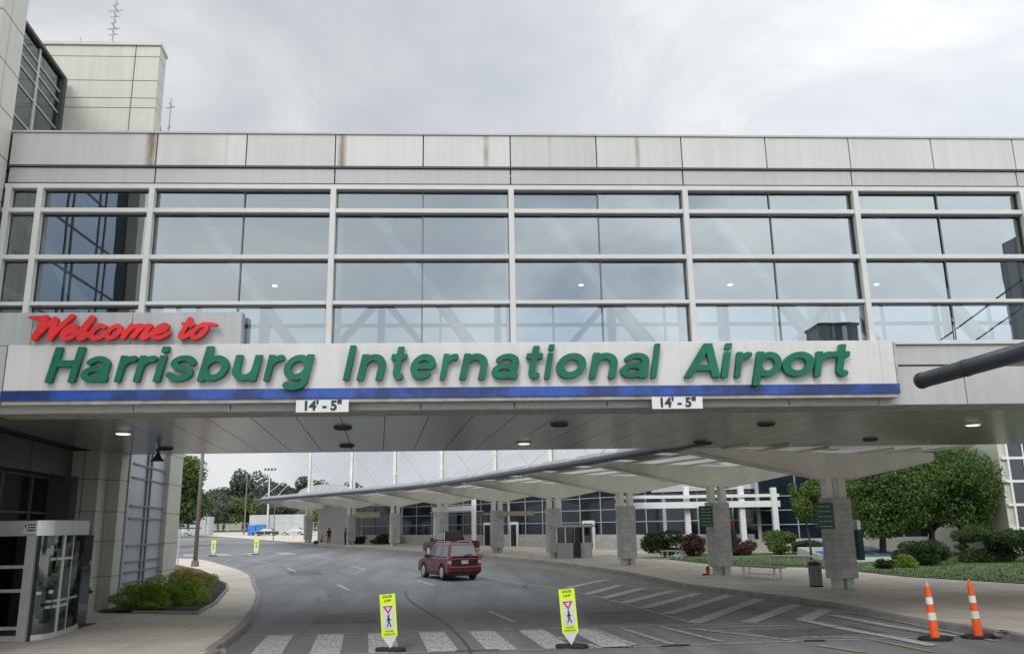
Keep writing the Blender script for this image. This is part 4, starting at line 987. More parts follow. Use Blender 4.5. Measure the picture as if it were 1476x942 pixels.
shrub('very small green shrub at the lawn corner in front of the flower bed', 19.2, 39.0, .55, .5, .5, 1500, .09, 'leaf_dark', 38, G3)
shrub('small olive shrub against the rounded dark one', 20.3, 39.4, .6, .5, .65, 1700, .09, 'leaf_yew', 39, G3)
shrub('low reddish shrub in front of the terminal wall between the dark shrubs', 24.0, 43.6, .9, .7, .9, 2200, .12, 'leaf_red', 40, G3)
shrub('low green shrub against the wall left of the flat tan sign column', -9.3, 90.2, 1.8, .9, 1.2, 2600, .2, 'leaf_dark', 41, G3)
shrub('tiny dark shrub beside the second farthest column', -12.1, 92.5, .9, .6, .9, 900, .2, 'leaf_dark', 42, G3)
# far trees at left
tree('far_tree', 'big round dark green tree behind the light pole', -33.4, 97, 1.4, 10.2, 3.7, 20000, .32, 'leaf_tree', 51, 'trees beyond the road', k=50, tr=.3)
rg = random.Random(5)
fl = [(-86, 250, 13), (-80, 245, 14), (-73, 255, 13.5), (-66, 250, 18.5), (-59, 258, 17), (-53, 250, 14), (-47, 255, 17), (-40, 262, 15.5), (-32, 262, 13), (-22, 270, 13), (-95, 260, 14), (-110, 270, 15)]
fll = ['low dark tree at the left end of the distant row', 'second dark tree of the distant row', 'dark tree left of the tallest distant pair', 'tallest dark crown of the distant row', 'broad crown right of the tallest distant tree', 'lower crown between two high distant crowns', 'high crown above the canopy end', 'distant crown behind the farthest mast', 'distant crown behind the second mast', 'distant crown far behind the canopy masts', 'distant tree hidden mostly by the round near tree', 'leftmost distant tree behind the building pier']
for i, (x, y, h) in enumerate(fl):
    tree('far_tree', fll[i], x, y, .5, h-.8, 7.5, 7000, .9, 'leaf_far', 60+i, 'trees beyond the road', k=26, tr=.4)
fm = [(-62, 205, 8.5, 'lighter green bushy tree before the distant row, left'), (-54, 208, 9.5, 'lighter green bushy tree before the distant row, middle'), (-46, 205, 8.5, 'lighter green bushy tree under the canopy tip'), (-38, 208, 7.5, 'lighter green bushy tree behind the white trailers')]
for i, (x, y, h, l_) in enumerate(fm):
    tree('far_tree', l_, x, y, .3, h, 5.6, 4200, .7, 'leaf_farlight' if i % 2 else 'leaf_far', 80+i, 'trees beyond the road', k=14, tr=.3)

for i, (x, y, h) in enumerate([(-91, 238, 10), (-69, 236, 10.5), (-56, 238, 11.5), (-44, 240, 11), (-35, 238, 10.5), (-28, 240, 9.5)]):
    tree('far_tree', ['low hazy tree filling the gap behind the round tree', 'low hazy tree under the tall crown left of centre', 'low hazy tree below the broad distant crown', 'low hazy tree above the canopy tip', 'low hazy tree behind the farthest mast base', 'low hazy tree seen between the first two masts'][i], x, y, .3, h, 7.0, 4500, .9, 'leaf_far', 90+i, 'trees beyond the road', k=22, tr=.3)

# ================================================================== LIGHT POLE, POSTS, ROAD FURNITURE
t = thing('light_pole', 'tall slim brown pole at the end of the left pavement island', 'pole', (-16.6, 52.6, .35))
MB().tube([(0, 0, 0), (0, 0, 9.5)], [.13, .09], 10).build('shaft', 'pole', t, local=True, smooth=True)
MB().tube([(0, 0, 0), (0, 0, .35)], [.24, .2], 10).build('base', 'pole', t, local=True)
MB().box((-.15, -.9, 9.4), (.15, .1, 9.55)).build('lamp_head', 'pole', t, local=True)
t = thing('post_lamp', 'low grey post with a dark head beside the tall brown pole', 'post', (-18.6, 55.5, .35))
MB().tube([(0, 0, 0), (0, 0, 2.25)], .045, 8).build('post', 'galv', t, local=True)
MB().box((-.8, -.08, 2.2), (1.3, .08, 2.28)).build('arm', 'vent', t, local=True)
MB().tube([(-.8, 0, 2.25), (-.2, 0, 2.75)], [.1, .22], 8).build('head', 'vent', t, local=True)

def paddle_sign(x, y, h, label, lean=0, text=True, group='pedestrian paddle signs on the road', rz=0):
    z = gz(y) if y > 28 else 0
    t = thing('paddle_sign', label, 'sign', (x, y, z), rz, group, ry=-lean)
    k = h/1.15; w_ = .165*k
    p = MB(); pts = [(-w_, .30*k), (w_, .30*k), (w_, 1.15*k), (-w_, 1.15*k)]
    def pr(P, y0, y1):
        mb = MB(); n = len(P); mb.v = [(a, y0, b) for a, b in P]+[(a, y1, b) for a, b in P]; mb.f = [tuple(range(n)), tuple(range(2*n-1, n-1, -1))]+[(i, (i+1) % n, n+(i+1) % n, n+i) for i in range(n)]; return mb
    pr(pts, -.015, .015).build('panel', 'lime', t, local=True, bevel=.004)
    pr([(-w_*.92, .30*k), (0, .06*k), (w_*.92, .30*k)], -.01, .01).build('tip', 'white_sheet', t, local=True)
    pr([(-w_*.74, .44*k), (w_*.74, .44*k), (w_*.74, .93*k), (-w_*.74, .93*k)], -.019, -.0155).build('face', 'white_sheet', t, local=True)
    pr([(-w_*.62, .91*k), (0, .74*k), (w_*.62, .91*k)], -.022, -.0195).build('yield_triangle', 'sign_redm', t, local=True)
    pr([(-w_*.30, .886*k), (0, .80*k), (w_*.30, .886*k)], -.025, -.0225).build('triangle_centre', 'white_sheet', t, local=True)
    mb = MB(); y0, y1 = -.023, -.0195
    # walking figure
    def limb(a_, b_, ra): mb.obox((a_[0]*k, -.021, a_[1]*k), (b_[0]*k, -.021, b_[1]*k), .003, ra*k, up=(0, 0, 1) if abs(a_[1]-b_[1]) < abs(a_[0]-b_[0]) else (1, 0, 0))
    limb((0, .60), (0, .68), .042); limb((0, .60), (-.035, .49), .022); limb((.005, .60), (.045, .49), .022); limb((-.005, .67), (-.05, .61), .016); limb((.005, .67), (.05, .62), .016)
    mb.tube([(0, -.0225, .705*k), (0, -.0195, .705*k)], .021*k, 12); mb.build('walking_figure', 'black', t, local=True)
    if text:
        text_mesh('STATE', .065*k, t, 'lime_dark', (0, -.018, 1.10*k), bold=.0015); text_mesh('LAW', .065*k, t, 'lime_dark', (0, -.018, 1.02*k), bold=.0015)
        text_mesh('TO', .03*k, t, 'lime_dark', (0, -.022, .715*k+.01)); text_mesh('WITHIN', .05*k, t, 'lime_dark', (0, -.018, .40*k)); text_mesh('CROSSWALK', .042*k, t, 'lime_dark', (0, -.018, .345*k))
    b = MB(); b.prism([(-.28*k, -.14), (.28*k, -.14), (.34*k, 0), (.28*k, .14), (-.28*k, .14), (-.34*k, 0)], 0, .07*k)
    ob = b.build('rubber_base', 'rubber', t, local=True, bevel=.02); ob.rotation_euler = (0, lean, -.25)
    return t
paddle_sign(-1.68, 18.25, 1.13, 'fluorescent pedestrian paddle sign on the left part of the near crosswalk', math.radians(4.5))
paddle_sign(2.05, 18.1, 1.17, 'fluorescent pedestrian paddle sign on the right part of the near crosswalk', math.radians(4))
paddle_sign(-20.9, 70.6, 1.25, 'distant left paddle sign on the far crosswalk', 0, False)
paddle_sign(-17.8, 71.9, 1.3, 'distant right paddle sign on the far crosswalk', 0, False)
# fallen strip leaning behind the left paddle
mb = MB(); mb.box((-1.93, 19.1, .0), (-1.86, 19.13, .55)); 
def delineator(x, y, label):
    t = thing('delineator', label, 'traffic cone', (x, y, 0), group='orange delineator posts by the kerb', ry=math.radians(-2))
    mb = MB(); mb.prism([(math.cos(a_)*.36, math.sin(a_)*.28) for a_ in np.linspace(0, 2*PI, 8, endpoint=False)+PI/8], 0, .06); mb.build('rubber_base', 'rubber', t, local=True, bevel=.01)
    R = lambda z: .098-.045*(z/1.15)
    zs = [(.05, .40, 'orange'), (.40, .55, 'reflect'), (.55, .72, 'orange'), (.72, .86, 'reflect'), (.86, 1.08, 'orange')]
    for a_, b_, m_ in zs:
        MB().tube([(0, 0, a_), (0, 0, b_)], [R(a_)+(.004 if m_ == 'reflect' else 0), R(b_)+(.004 if m_ == 'reflect' else 0)], 20).build('post' if m_ == 'orange' else 'reflective_band', m_, t, local=True, smooth=False)
    mb = MB(); mb.tube([(0, 0, 1.08), (0, 0, 1.13), (0, 0, 1.2)], [.05, .03, .018], 14); mb.build('handle', 'orange' if x > 10 else 'galv', t, local=True)
delineator(9.72, 18.05, 'left of the two orange and white delineator posts at the right kerb')
delineator(10.72, 18.15, 'right of the two orange and white delineator posts at the right kerb')

# ================================================================== PLATFORM CANOPY
cols = [(12.9, 29.6), (10.9, 37.3), (8.3, 45.6), (5.3, 55.2), (1.9, 64.4), (-2.5, 73.0), (-7.3, 81.6), (-12.8, 91.2), (-19.3, 102.0)]
can = thing('canopy', 'long curving platform canopy with dark front tube, pale beams and white masts beside the road', 'canopy', (1.9, 64.4, 0))
def frame(i):
    a_ = Vector(cols[max(0, i-1)]); b_ = Vector(cols[min(8, i+1)]); t_ = (b_-a_).normalized(); return t_, Vector((-t_.y, t_.x))
def cp(i, n_, t_, z):  # point n_ metres to the road side, t_ metres along, z above local ground
    T, Nn = frame(i); P = Vector(cols[i])+Nn*n_+T*t_; return Vector((P.x, P.y, z+gz(cols[i][1])))
ends = [cp(0, 6.0, -1.9, 5.0)]+[cp(i, 6.0, 0, 5.0) for i in range(9)]+[cp(8, 6.0, 1.9, 5.0)]
TUBE = smooth_line([tuple(p) for p in ends], 5)
MB().tube(TUBE, .15, 14).build('front_tube', 'tube', can, smooth=True)
backe = smooth_line([tuple(cp(0, -4.6, -1.9, 4.95))]+[tuple(cp(i, -4.6, 0, 4.95)) for i in range(9)]+[tuple(cp(8, -4.6, 1.9, 4.95))], 5)
mid = smooth_line([tuple(cp(0, 0, -1.9, 4.86))]+[tuple(cp(i, 0, 0, 4.86)) for i in range(9)]+[tuple(cp(8, 0, 1.9, 4.86))], 5)
mb = MB()
for A_, B_ in ((TUBE, mid), (mid, backe)):
    for i in range(len(A_)-1):
        a0, a1, b0, b1 = A_[i], A_[i+1], B_[i], B_[i+1]; up = Vector((0, 0, .06)); o_ = Vector((0, 0, .03 if A_ is TUBE else .0))
        mb.poly([a0+up, a1+up, b1+up, b0+up]); 
mb.build('roof_sheet', 'roof', can)
mb = MB(); mb.tube([p+Vector((0, 0, .02)) for p in backe], .07, 6)
for f in (.25, .5, .75):
    L1 = [A_.lerp(B_, f) for A_, B_ in zip(TUBE, mid)]; L2 = [A_.lerp(B_, f) for A_, B_ in zip(mid, backe)]
    mb.tube([p+Vector((0, 0, -.07)) for p in L1], .05, 5); mb.tube([p+Vector((0, 0, -.07)) for p in L2], .05, 5)
mb.build('purlins', 'beam', can)
# raised roof lights between beams behind the tube
for i in range(9):
    for sgn in ((0,) if i == 8 else (0, 1)):
        T, Nn = frame(i); L_ = (Vector(cols[min(i+1, 8)])-Vector(cols[i])).length if i < 8 else 2
        a0 = .6+sgn*L_*.5; a1 = a0+L_*.5-1.0
        if i == 8: a0, a1 = .3, 1.8
        def cc(n_, s_, z):
            if i < 8:
                f = s_/L_; p = cp(i, n_, 0, z).lerp(cp(i+1, n_, 0, z), f)
            else: p = cp(i, n_, s_, z)
            return p
        mb = MB(); P = [cc(5.6, a0, 5.07), cc(5.6, a1, 5.07), cc(3.4, a1, 5.05), cc(3.4, a0, 5.05)]; Q = [cc(5.0, a0+.3, 5.45), cc(5.0, a1-.3, 5.45), cc(3.8, a1-.3, 5.45), cc(3.8, a0+.3, 5.45)]
        n = len(mb.v); mb.v = [tuple(p) for p in P+Q]; mb.f = [(4, 5, 6, 7), (0, 1, 5, 4), (1, 2, 6, 5), (2, 3, 7, 6), (3, 0, 4, 7)]; mb.build('roof_light', 'skylight', can)
for i in range(9):
    # tapered gull-wing beam
    T, Nn = frame(i)
    prof = [(6.0, 4.80), (5.4, 4.76), (0.6, 3.92), (-.6, 3.88), (-4.5, 4.58), (-4.5, 4.84), (0, 4.80), (5.85, 4.98)]
    mb = MB(); n = len(prof); th = .16
    A_ = [cp(i, a_, -th, z) for a_, z in prof]; B_ = [cp(i, a_, th, z) for a_, z in prof]
    mb.v = [tuple(p) for p in A_+B_]; mb.f = [tuple(range(n)), tuple(range(2*n-1, n-1, -1))]+[(k, (k+1) % n, n+(k+1) % n, n+k) for k in range(n)]
    mb.build('beam', 'beam', can, bevel=.012)
    # bottom flange
    mb = MB()
    mb.obox(cp(i, 5.9, 0, 4.79), cp(i, .5, 0, 3.87), .42, .04); mb.obox(cp(i, -.5, 0, 3.84), cp(i, -4.4, 0, 4.54), .42, .04); mb.build('beam_flange', 'beam', can)
    Mz = Matrix.Translation((*cols[i], gz(cols[i][1]))) @ Matrix.Rotation(math.atan2(Nn.y, Nn.x), 4, 'Z')
    legs = MB(); legs.box((-.42, -.15, .5), (-.12, .15, 4.3), Mz); c_ = legs.build('column', 'beam', can, bevel=.01)
    legs = MB(); legs.box((.14, -.15, .5), (.42, .15, 4.3), Mz); legs.build('column', 'beam', can, bevel=.01)
    cl_ = MB(); cl_.box((-.41, -.34, .48), (.43, .34, 3.22), Mz); k_ = cl_.build('block_cladding', 'cladding', can, bevel=.015)
    mb = MB(); mb.box((-.40, -.2, .1), (-.10, .1, .49), Mz); mb.box((.05, -.2, .1), (.33, .1, .49), Mz); mb.build('column_foot', 'foot', can)
    if i in (0, 1, 2, 4, 5, 6):
        mb = MB()
        for z in np.linspace(1.1, 2.75, 8): mb.box((-.06, -.365, z-.025), (.0, -.345, z+.025), Mz)
        mb.build('studs', 'stud', can)
    # lamp housings and rusty brackets on the beam
    mb = MB(); mb.box((.50, -.2, 4.30), (.85, -.162, 4.62), Mz); mb.box((-.75, -.2, 4.42), (-.5, -.162, 4.6), Mz); mb.build('bracket', 'rust_tan', can) if False else None
    MB().box((.52, -.21, 4.34), (.80, -.165, 4.56), Mz).build('bracket', 'rust_tan', can)
    MB().box((-1.15, -.32, 4.12), (-.75, -.18, 4.24), Mz).build('lamp_housing', 'vent', can)
    MB().tube([tuple(Mz @ Vector((-.50, -.2, .5))), tuple(Mz @ Vector((-.50, -.2, 4.2)))], .03, 6).build('conduit', 'galv', can)
    # mast and stays
    zt = 10.6
    if i >= 0:
        mm_ = MB(); mm_.box((-.34, -.13, 4.9), (-.06, .13, zt), Mz); mm_.build('mast', 'mast', can, bevel=.01)
        mm_ = MB(); mm_.box((.06, -.13, 4.9), (.26, .13, zt-.15), Mz); mm_.build('mast', 'beam', can, bevel=.01)
        mb = MB()
        for tx, zz in ((5.8, 5.15), (4.2, 5.12), (-4.2, 5.05)):
            mb.tube([cp(i, 0, 0, zt-.8), cp(i, tx, 0, zz)], .035, 6)
        mb.build('stay', 'mast', can)
# nearer canopy whose end shows at the right, in front of the bridge
nc = thing('canopy', 'end of a second canopy with thick dark tube at the right edge before the bridge', 'canopy', (12, 8, 0))
MB().tube([(8.45, 15.0, 5.0), (8.62, 12.6, 5.0), (8.7, 8, 5.0), (8.6, -6, 5.0), (8.6, -20, 5.0)], .145, 18).build('front_tube', 'tube', nc, smooth=True)
MB().tube([(8.447, 15.04, 5.0), (8.452, 14.97, 5.0)], .155, 18).build('end_cap', 'vent', nc); MB().tube([(8.54, 13.75, 5.0), (8.545, 13.68, 5.0)], .153, 18).build('collar', 'vent', nc)
mb = MB(); mb.box((9.15, -20, 5.0), (19.5, 13.6, 5.06)); mb.build('roof_sheet', 'roof', nc)
for y in (12.2, 3.0, -6.0, -15.0):
    prof = [(9.0, 4.80), (9.6, 4.76), (14.4, 3.95), (15.6, 3.9), (19.4, 4.6), (19.4, 4.97), (9.1, 4.97)]
    mb = MB(); n = len(prof); mb.v = [(a_, y-.16, z) for a_, z in prof]+[(a_, y+.16, z) for a_, z in prof]; mb.f = [tuple(range(n)), tuple(range(2*n-1, n-1, -1))]+[(k, (k+1) % n, n+(k+1) % n, n+k) for k in range(n)]
    mb.build('beam', 'beam', nc, bevel=.012)
    MB().box((14.7, y-.15, .5), (15.3, y+.15, 4.0)).build('column', 'beam', nc); MB().box((14.5, y-.42, .45), (15.5, y+.42, 3.2)).build('block_cladding', 'cladding', nc); MB().box((14.7, y-.2, .1), (15.3, y+.2, .46)).build('column_foot', 'foot', nc)
mb = MB()
for (a_, b_) in ((13.2, 10.2), (9.3, 6.0), (5, 2)): mb.box((9.2, b_, 5.07), (10.6, a_, 5.3))
mb.build('roof_light', 'skylight', nc, bevel=.05)
MB().obox((9.1, 13.7, 5.12), (9.2, 4, 5.32), .05, .05).build('flashing', 'mast', nc)

# ------------------------------------------------------------------ signs hanging on columns
def hang_sign(x, y, w_, z0, z1, label, nlines, m='sign_green', tm='sign_text', rz=0.0, name='column_sign'):
    t = thing(name, label, 'sign', (x, y, z0), rz)
    MB().box((-w_/2, -.04, 0), (w_/2, .04, z1-z0)).build('panel', m, t, local=True, bevel=.01)
    rg_ = random.Random(int(x*10)); H_ = z1-z0
    for k in range(nlines):
        mb = MB()
        zz = H_*(.86-.76*k/max(1, nlines-1)) if nlines > 1 else H_*.5; x_ = -w_*.38
        while x_ < w_*.34:
            l_ = rg_.uniform(.05, .16)*w_; mb.box((x_, -.046, zz-.016*H_), (min(x_+l_, w_*.4), -.0405, zz+.016*H_)); x_ += l_+.06*w_
        mb.build('lettering', tm, t, local=True)
    return t
hang_sign(12.33, 29.2, .62, 2.17, 3.06, 'green information sign fixed left of the nearest block-clad column', 5)
hang_sign(10.25, 36.9, .56, 2.25, 3.15, 'green information sign fixed left of the second nearest column', 6)
hang_sign(-11.0, 90.6, 2.6, 3.45, 4.0, 'long tan sign beam on the second farthest column', 1, 'sign_tan', 'sign_text')
hang_sign(3.3, 64.0, 2.8, 3.12, 3.46, 'long pale tan sign beam on the fifth column', 1, 'sign_tan', 'sign_text')
t = thing('banner', 'dark teal banner on the right side of the nearest block-clad column', 'banner', (13.52, 29.35, 1.1))
MB().box((-.05, -.05, 0), (.13, .35, 1.0)).build('panel', 'banner', t, local=True, bevel=.01); MB().box((-.04, -.04, 1.02), (.10, .3, 1.35)).build('header', 'steel', t, local=True, bevel=.01)
t = thing('banner', 'dark teal banner on the right side of the second column', 'banner', (11.48, 37.1, 1.25))
MB().box((-.05, -.05, 0), (.13, .35, .85)).build('panel', 'banner', t, local=True, bevel=.01); MB().box((-.03, -.03, .88), (.08, .25, 1.2)).build('header', 'hydrant_red', t, local=True, bevel=.01)
t = thing('fire_hydrant', 'small red fire hydrant at the foot of the second column', 'hydrant', (10.25, 37.15, .23)); t.scale = (.75, .75, .75)
MB().tube([(0, 0, 0), (0, 0, .05), (0, 0, .06), (0, 0, .38), (0, 0, .44), (0, 0, .5)], [.13, .13, .09, .09, .1, .02], 12).build('barrel', 'hydrant_red', t, local=True)
MB().tube([(-.14, 0, .3), (.14, 0, .3)], .045, 10).build('nozzle', 'hydrant_red', t, local=True)
MB().box((-.32, -.12, 0), (-.1, .12, .07)).build('base_block', 'black', t, local=True)

def bench(x, y, L_, rz, label):
    t = thing('bench', label, 'bench', (x, y, gz(y)+.13), rz, 'concrete benches on the right pavement')
    MB().box((-L_/2, -.24, .42), (L_/2, .24, .5)).build('seat', 'concrete', t, local=True, bevel=.015)
    for s_ in (-1, 1):
        for u in (-1, 1): MB().box((s_*L_*.38-.035, u*.17-.035, 0), (s_*L_*.38+.035, u*.17+.035, .42)).build('leg', 'steel', t, local=True)
    MB().box((-L_*.38, -.02, .14), (L_*.38, .02, .19)).build('stretcher', 'steel', t, local=True)
bench(11.9, 35.0, 2.3, math.radians(-65), 'long backless bench between the two nearest columns')
bench(15.9, 42.6, 2.3, math.radians(-40), 'backless bench at the edge of the lawn')
bench(11.9, 50.8, 1.9, math.radians(-70), 'backless bench in front of the weeping shrub')

t = thing('litter_bin', 'dark metal litter bin left of the nearest column', 'bin', (12.35, 30.6, .13)); t.scale = (.88, .88, .9)
MB().prism([(math.cos(a_)*.24, math.sin(a_)*.24) for a_ in np.linspace(0, 2*PI, 12, endpoint=False)], .08, .86).build('body', 'trash', t, local=True, bevel=.01)
MB().tube([(0, 0, .86), (0, 0, .93), (0, 0, 1.0)], [.27, .27, .16], 16).build('lid', 'trim', t, local=True)
mb = MB()
for a_ in np.linspace(0, 2*PI, 20, endpoint=False): mb.box((math.cos(a_)*.245-.012, math.sin(a_)*.245-.012, .1), (math.cos(a_)*.245+.012, math.sin(a_)*.245+.012, .84))
mb.build('slat', 'galv', t, local=True); MB().box((-.2, -.2, 0), (.2, .2, .08)).build('base', 'trim', t, local=True)

t = thing('attendant_booth', 'small grey attendant booth with dark windows under the canopy', 'booth', (6.6, 55.0, gz(55)+.13), math.radians(-30)); t.scale = (.85, .85, .93)
MB().box((-1.1, -.8, 0), (1.1, .8, 1.0)).build('lower_wall', 'galv', t, local=True, bevel=.01)
MB().box((-1.04, -.74, 1.0), (1.04, .74, 2.02)).build('glass', 'term_win', t, local=True)
mb = MB()
for x in (-1.08, -.36, .36, 1.08):
    for y in (-.78, .78): mb.box((x-.05, y-.05, 1.0), (x+.05, y+.05, 2.05))
mb.build('window_frame', 'steel', t, local=True)
MB().box((-1.3, -1.0, 2.03), (1.3, 1.0, 2.2)).build('roof', 'term_fascia', t, local=True, bevel=.02)
MB().box((.25, -.83, .02), (.85, -.805, 1.95)).build('door', 'black', t, local=True)

# flower bed sloping panel
t = thing('flower_bed', 'low sloping bed with blue, green and white bands on the lawn behind the nearest column', 'flower bed', (22.2, 50.5, gz(50)+.1))
def slab(y0, z0, y1, z1, m, name, x0=-3, x1=1.4):
    mb = MB(); mb.v = [(x0, y0, z0), (x1, y0, z0), (x1, y1, z1), (x0, y1, z1), (x0, y0, -.05), (x1, y0, -.05), (x1, y1, -.05), (x0, y1, -.05)]
    mb.f = [(0, 1, 2, 3), (4, 7, 6, 5), (0, 4, 5, 1), (1, 5, 6, 2), (2, 6, 7, 3), (3, 7, 4, 0)]; mb.build(name, m, t, local=True)
slab(-6.5, .12, -5.2, .20, 'mural_white', 'white_band'); slab(-5.2, .205, -4.2, .27, 'mural_green', 'green_band'); slab(-4.2, .275, -2.2, .42, 'mural_white', 'white_band'); slab(-2.2, .43, -.6, .62, 'mural_white', 'rear_band')
mb = MB()
for k in range(4): mb.prism([(-2.9+k*1.05, -4.1), (-2.1+k*1.05, -4.1), (-1.9+k*1.05, -2.4), (-2.7+k*1.05, -2.4)], .2, lambda p: .315+(p[1]+4.1)*.075)
mb.build('blue_motif', 'mural_blue', t, local=True)

# ================================================================== TERMINAL BUILDING
term = thing('terminal_building', 'low terminal building with block base, window bands and large pale curved roof behind the canopy', 'building', (5, 75, .4))
TW = [Vector((-12.9, 97.7)), Vector((3.0, 78.6)), Vector((13.5, 61.5)), Vector((19.0, 57.0)), Vector((26, 56.2)), Vector((70, 56.2))]
def wallpt(seg, s, z, off=0):
    a_, b_ = TW[seg], TW[seg+1]; d = (b_-a_).normalized(); n = Vector((-d.y, d.x)); n = -n if n.y > 0 else n; p = a_+d*s+n*off; return Vector((p.x, p.y, z))
for sg in range(5):
    L_ = (TW[sg+1]-TW[sg]).length; g0 = gz(TW[sg].y); base = .0; wb = 1.55 if sg < 3 else 1.2; wt = 5.2 if sg != 3 else 6.6
    if sg == 2: wt = 4.6
    MB().obox(wallpt(sg, 0, (base+wb)/2, -.15), wallpt(sg, L_, (base+wb)/2, -.15), .3, wb-base).build('block_base', 'wall_block', term)
    MB().obox(wallpt(sg, 0, (wb+wt)/2, -.28), wallpt(sg, L_, (wb+wt)/2, -.28), .1, wt-wb).build('window_band', 'term_win', term)
    mb = MB(); s_ = .5; k = 0
    while s_ < L_:
        mb.obox(wallpt(sg, s_, wb, -.2), wallpt(sg, s_, wt, -.2), .07 if k % 3 else .26, .10, up=(0, 1, 0)); s_ += 2.6; k += 1
    for z in (wb+.03, wb+1.0, wb+1.95, wb+2.9):
        if z < wt: mb.obox(wallpt(sg, 0, z, -.19), wallpt(sg, L_, z, -.19), .08, .06)
    mb.build('window_frame', 'term_frame', term)
    MB().obox(wallpt(sg, -.2, wt+.45, -.05), wallpt(sg, L_+.2, wt+.45, -.05), .7, .9).build('fascia', 'term_fascia', term)
    MB().obox(wallpt(sg, 0, wt+.92, -8), wallpt(sg, L_, wt+.92, -8), 16, .05).build('flat_roof', 'term_roof', term)
for sg, s_, w_ in ((0, 22, 1.2), (1, 1.0, 1.2), (1, 11.5, 1.4), (1, 15.6, 1.8)):
    t_ = MB(); t_.obox(wallpt(sg, s_, 1.6, .0), wallpt(sg, s_+w_, 1.6, .0), .16, 2.2); t_.build('door_frame', 'white_steel', term)
    t_ = MB(); t_.obox(wallpt(sg, s_+.18, 1.52, .03), wallpt(sg, s_+w_-.18, 1.52, .03), .16, 1.9); t_.build('door', 'term_win', term)
# large pale vaulted roof rising behind
vr = [(-15.5, 5.8), (-13.9, 6.6), (-10.8, 7.4), (-6.2, 9.0), (-1.5, 10.5), (4, 11.5), (12, 12.0), (30, 12.3)]
rowsR = []
for p in smooth_line(vr, 4):
    x, z = p.x, p.y; row = []
    for f in np.linspace(0, 1, 11):
        zz = 4.6+(z-4.6)*math.sin(min(1, f*1.7)*PI/2); row.append((x+f*9, 92+f*26-max(0, x+6)*.75, zz))
    rowsR.append(row)
mb = MB()
for i in range(len(rowsR)-1):
    for j in range(10): mb.poly([rowsR[i][j], rowsR[i+1][j], rowsR[i+1][j+1], rowsR[i][j+1]])
mb.build('vaulted_roof', 'term_roof', term, smooth=True)
# entrance portals: white frames in front of the wall
por = thing('entrance_portal', 'white post-and-beam entrance portal in front of the terminal right of centre', 'portal', (15, 56.5, .4))
for x, y in ((9.6, 55.0), (14.3, 55.9), (17.9, 55.6), (20.0, 55.3)):
    zt = 4.75 if x < 20 else 4.6
    MB().box((x-.17, y-.17, .3), (x+.17, y+.17, zt)).build('post', 'white_steel', por, bevel=.01)
MB().box((9.4, 55.25, 3.35), (20.4, 55.45, 3.75)).build('beam', 'white_steel', por, bevel=.01)
MB().box((9.4, 55.3, 4.0), (20.4, 55.5, 4.2)).build('upper_beam', 'white_steel', por)
MB().box((11.0, 55.5, 3.4), (20.2, 57.5, 3.5)).build('roof', 'term_fascia', por)
por2 = thing('entrance_portal', 'white post-and-beam entrance portal beyond the pickup truck', 'portal', (-1.5, 82, .5))
for x, y, z1 in ((-3.6, 84.5, 4.2), (.2, 80.2, 6.7)): MB().box((x-.22, y-.22, .5), (x+.22, y+.22, z1)).build('post', 'white_steel', por2)
MB().obox((-3.8, 84.7, 4.05), (.3, 80.1, 4.05), .3, .45).build('beam', 'white_steel', por2)
MB().obox((-3.6, 85.1, 3.75), (.6, 80.6, 3.75), 1.6, .08).build('roof', 'term_fascia', por2)
# block-built service building near the far end
o = MB().prism([(-18.6, 104.2), (-14.3, 98.4), (-9, 102), (-13, 108)], .3, 5.0)
sb = thing('service_building', 'small windowless pale block building behind the two farthest columns', 'building', (-16, 101, .5))
o.build('wall', 'wall_block', sb)
MB().prism([(-18.9, 104.2), (-14.3, 98.0), (-8.6, 102), (-13, 108.4)], 5.0, 5.15).build('roof', 'term_fascia', sb)
# white glazed block at the right edge
rb = thing('glazed_block', 'white framed glazed building block at the right edge behind the trees', 'building', (36, 50, .2))
MB().box((30.55, 47.2, .2), (46, 56, 12)).build('wall', 'cream', rb)
mb = MB(); 
for i in range(6):
    for k in range(5): mb.box((31.1+i*2.4, 47.13, .6+k*1.32), (33.2+i*2.4, 47.19, 1.75+k*1.32))
mb.build('window', 'term_win', rb)
mb = MB()
for i in range(7): mb.box((30.92+i*2.4, 47.05, .3), (31.04+i*2.4, 47.2, 7.0))
for i in range(6): mb.box((31.9+i*2.4, 47.06, .3), (31.97+i*2.4, 47.2, 7.0))
for k in range(7): mb.box((30.6, 47.04, .45+k*1.32-.03), (46, 47.2, .6+k*1.32-.04))
mb.build('window_frame', 'white_steel', rb)
# hangar with arched roof far behind
hg = thing('hangar', 'pale arched hangar roof far behind the canopy masts', 'building', (-35, 216, 1.6))
pr_ = [(x, 8+3.2*math.sqrt(max(0, 1-(x/8.0)**2))) for x in np.linspace(-8, 8, 13)]
mb = MB(); P = [(-8, 0)]+pr_+[(8, 0)]; n = len(P)
mb.v = [(a_, -8, b_) for a_, b_ in P]+[(a_, 20, b_) for a_, b_ in P]; mb.f = [tuple(range(n)), tuple(range(2*n-1, n-1, -1))]+[(k, (k+1) % n, n+(k+1) % n, n+k) for k in range(n)]
mb.build('shell', 'term_roof', hg, local=True)
mb = MB()
for k in range(-3, 4): mb.box((k*2.2-.06, -8.08, .1), (k*2.2+.06, -8.01, 6))
mb.build('door_rib', 'rail_grey', hg, local=True)

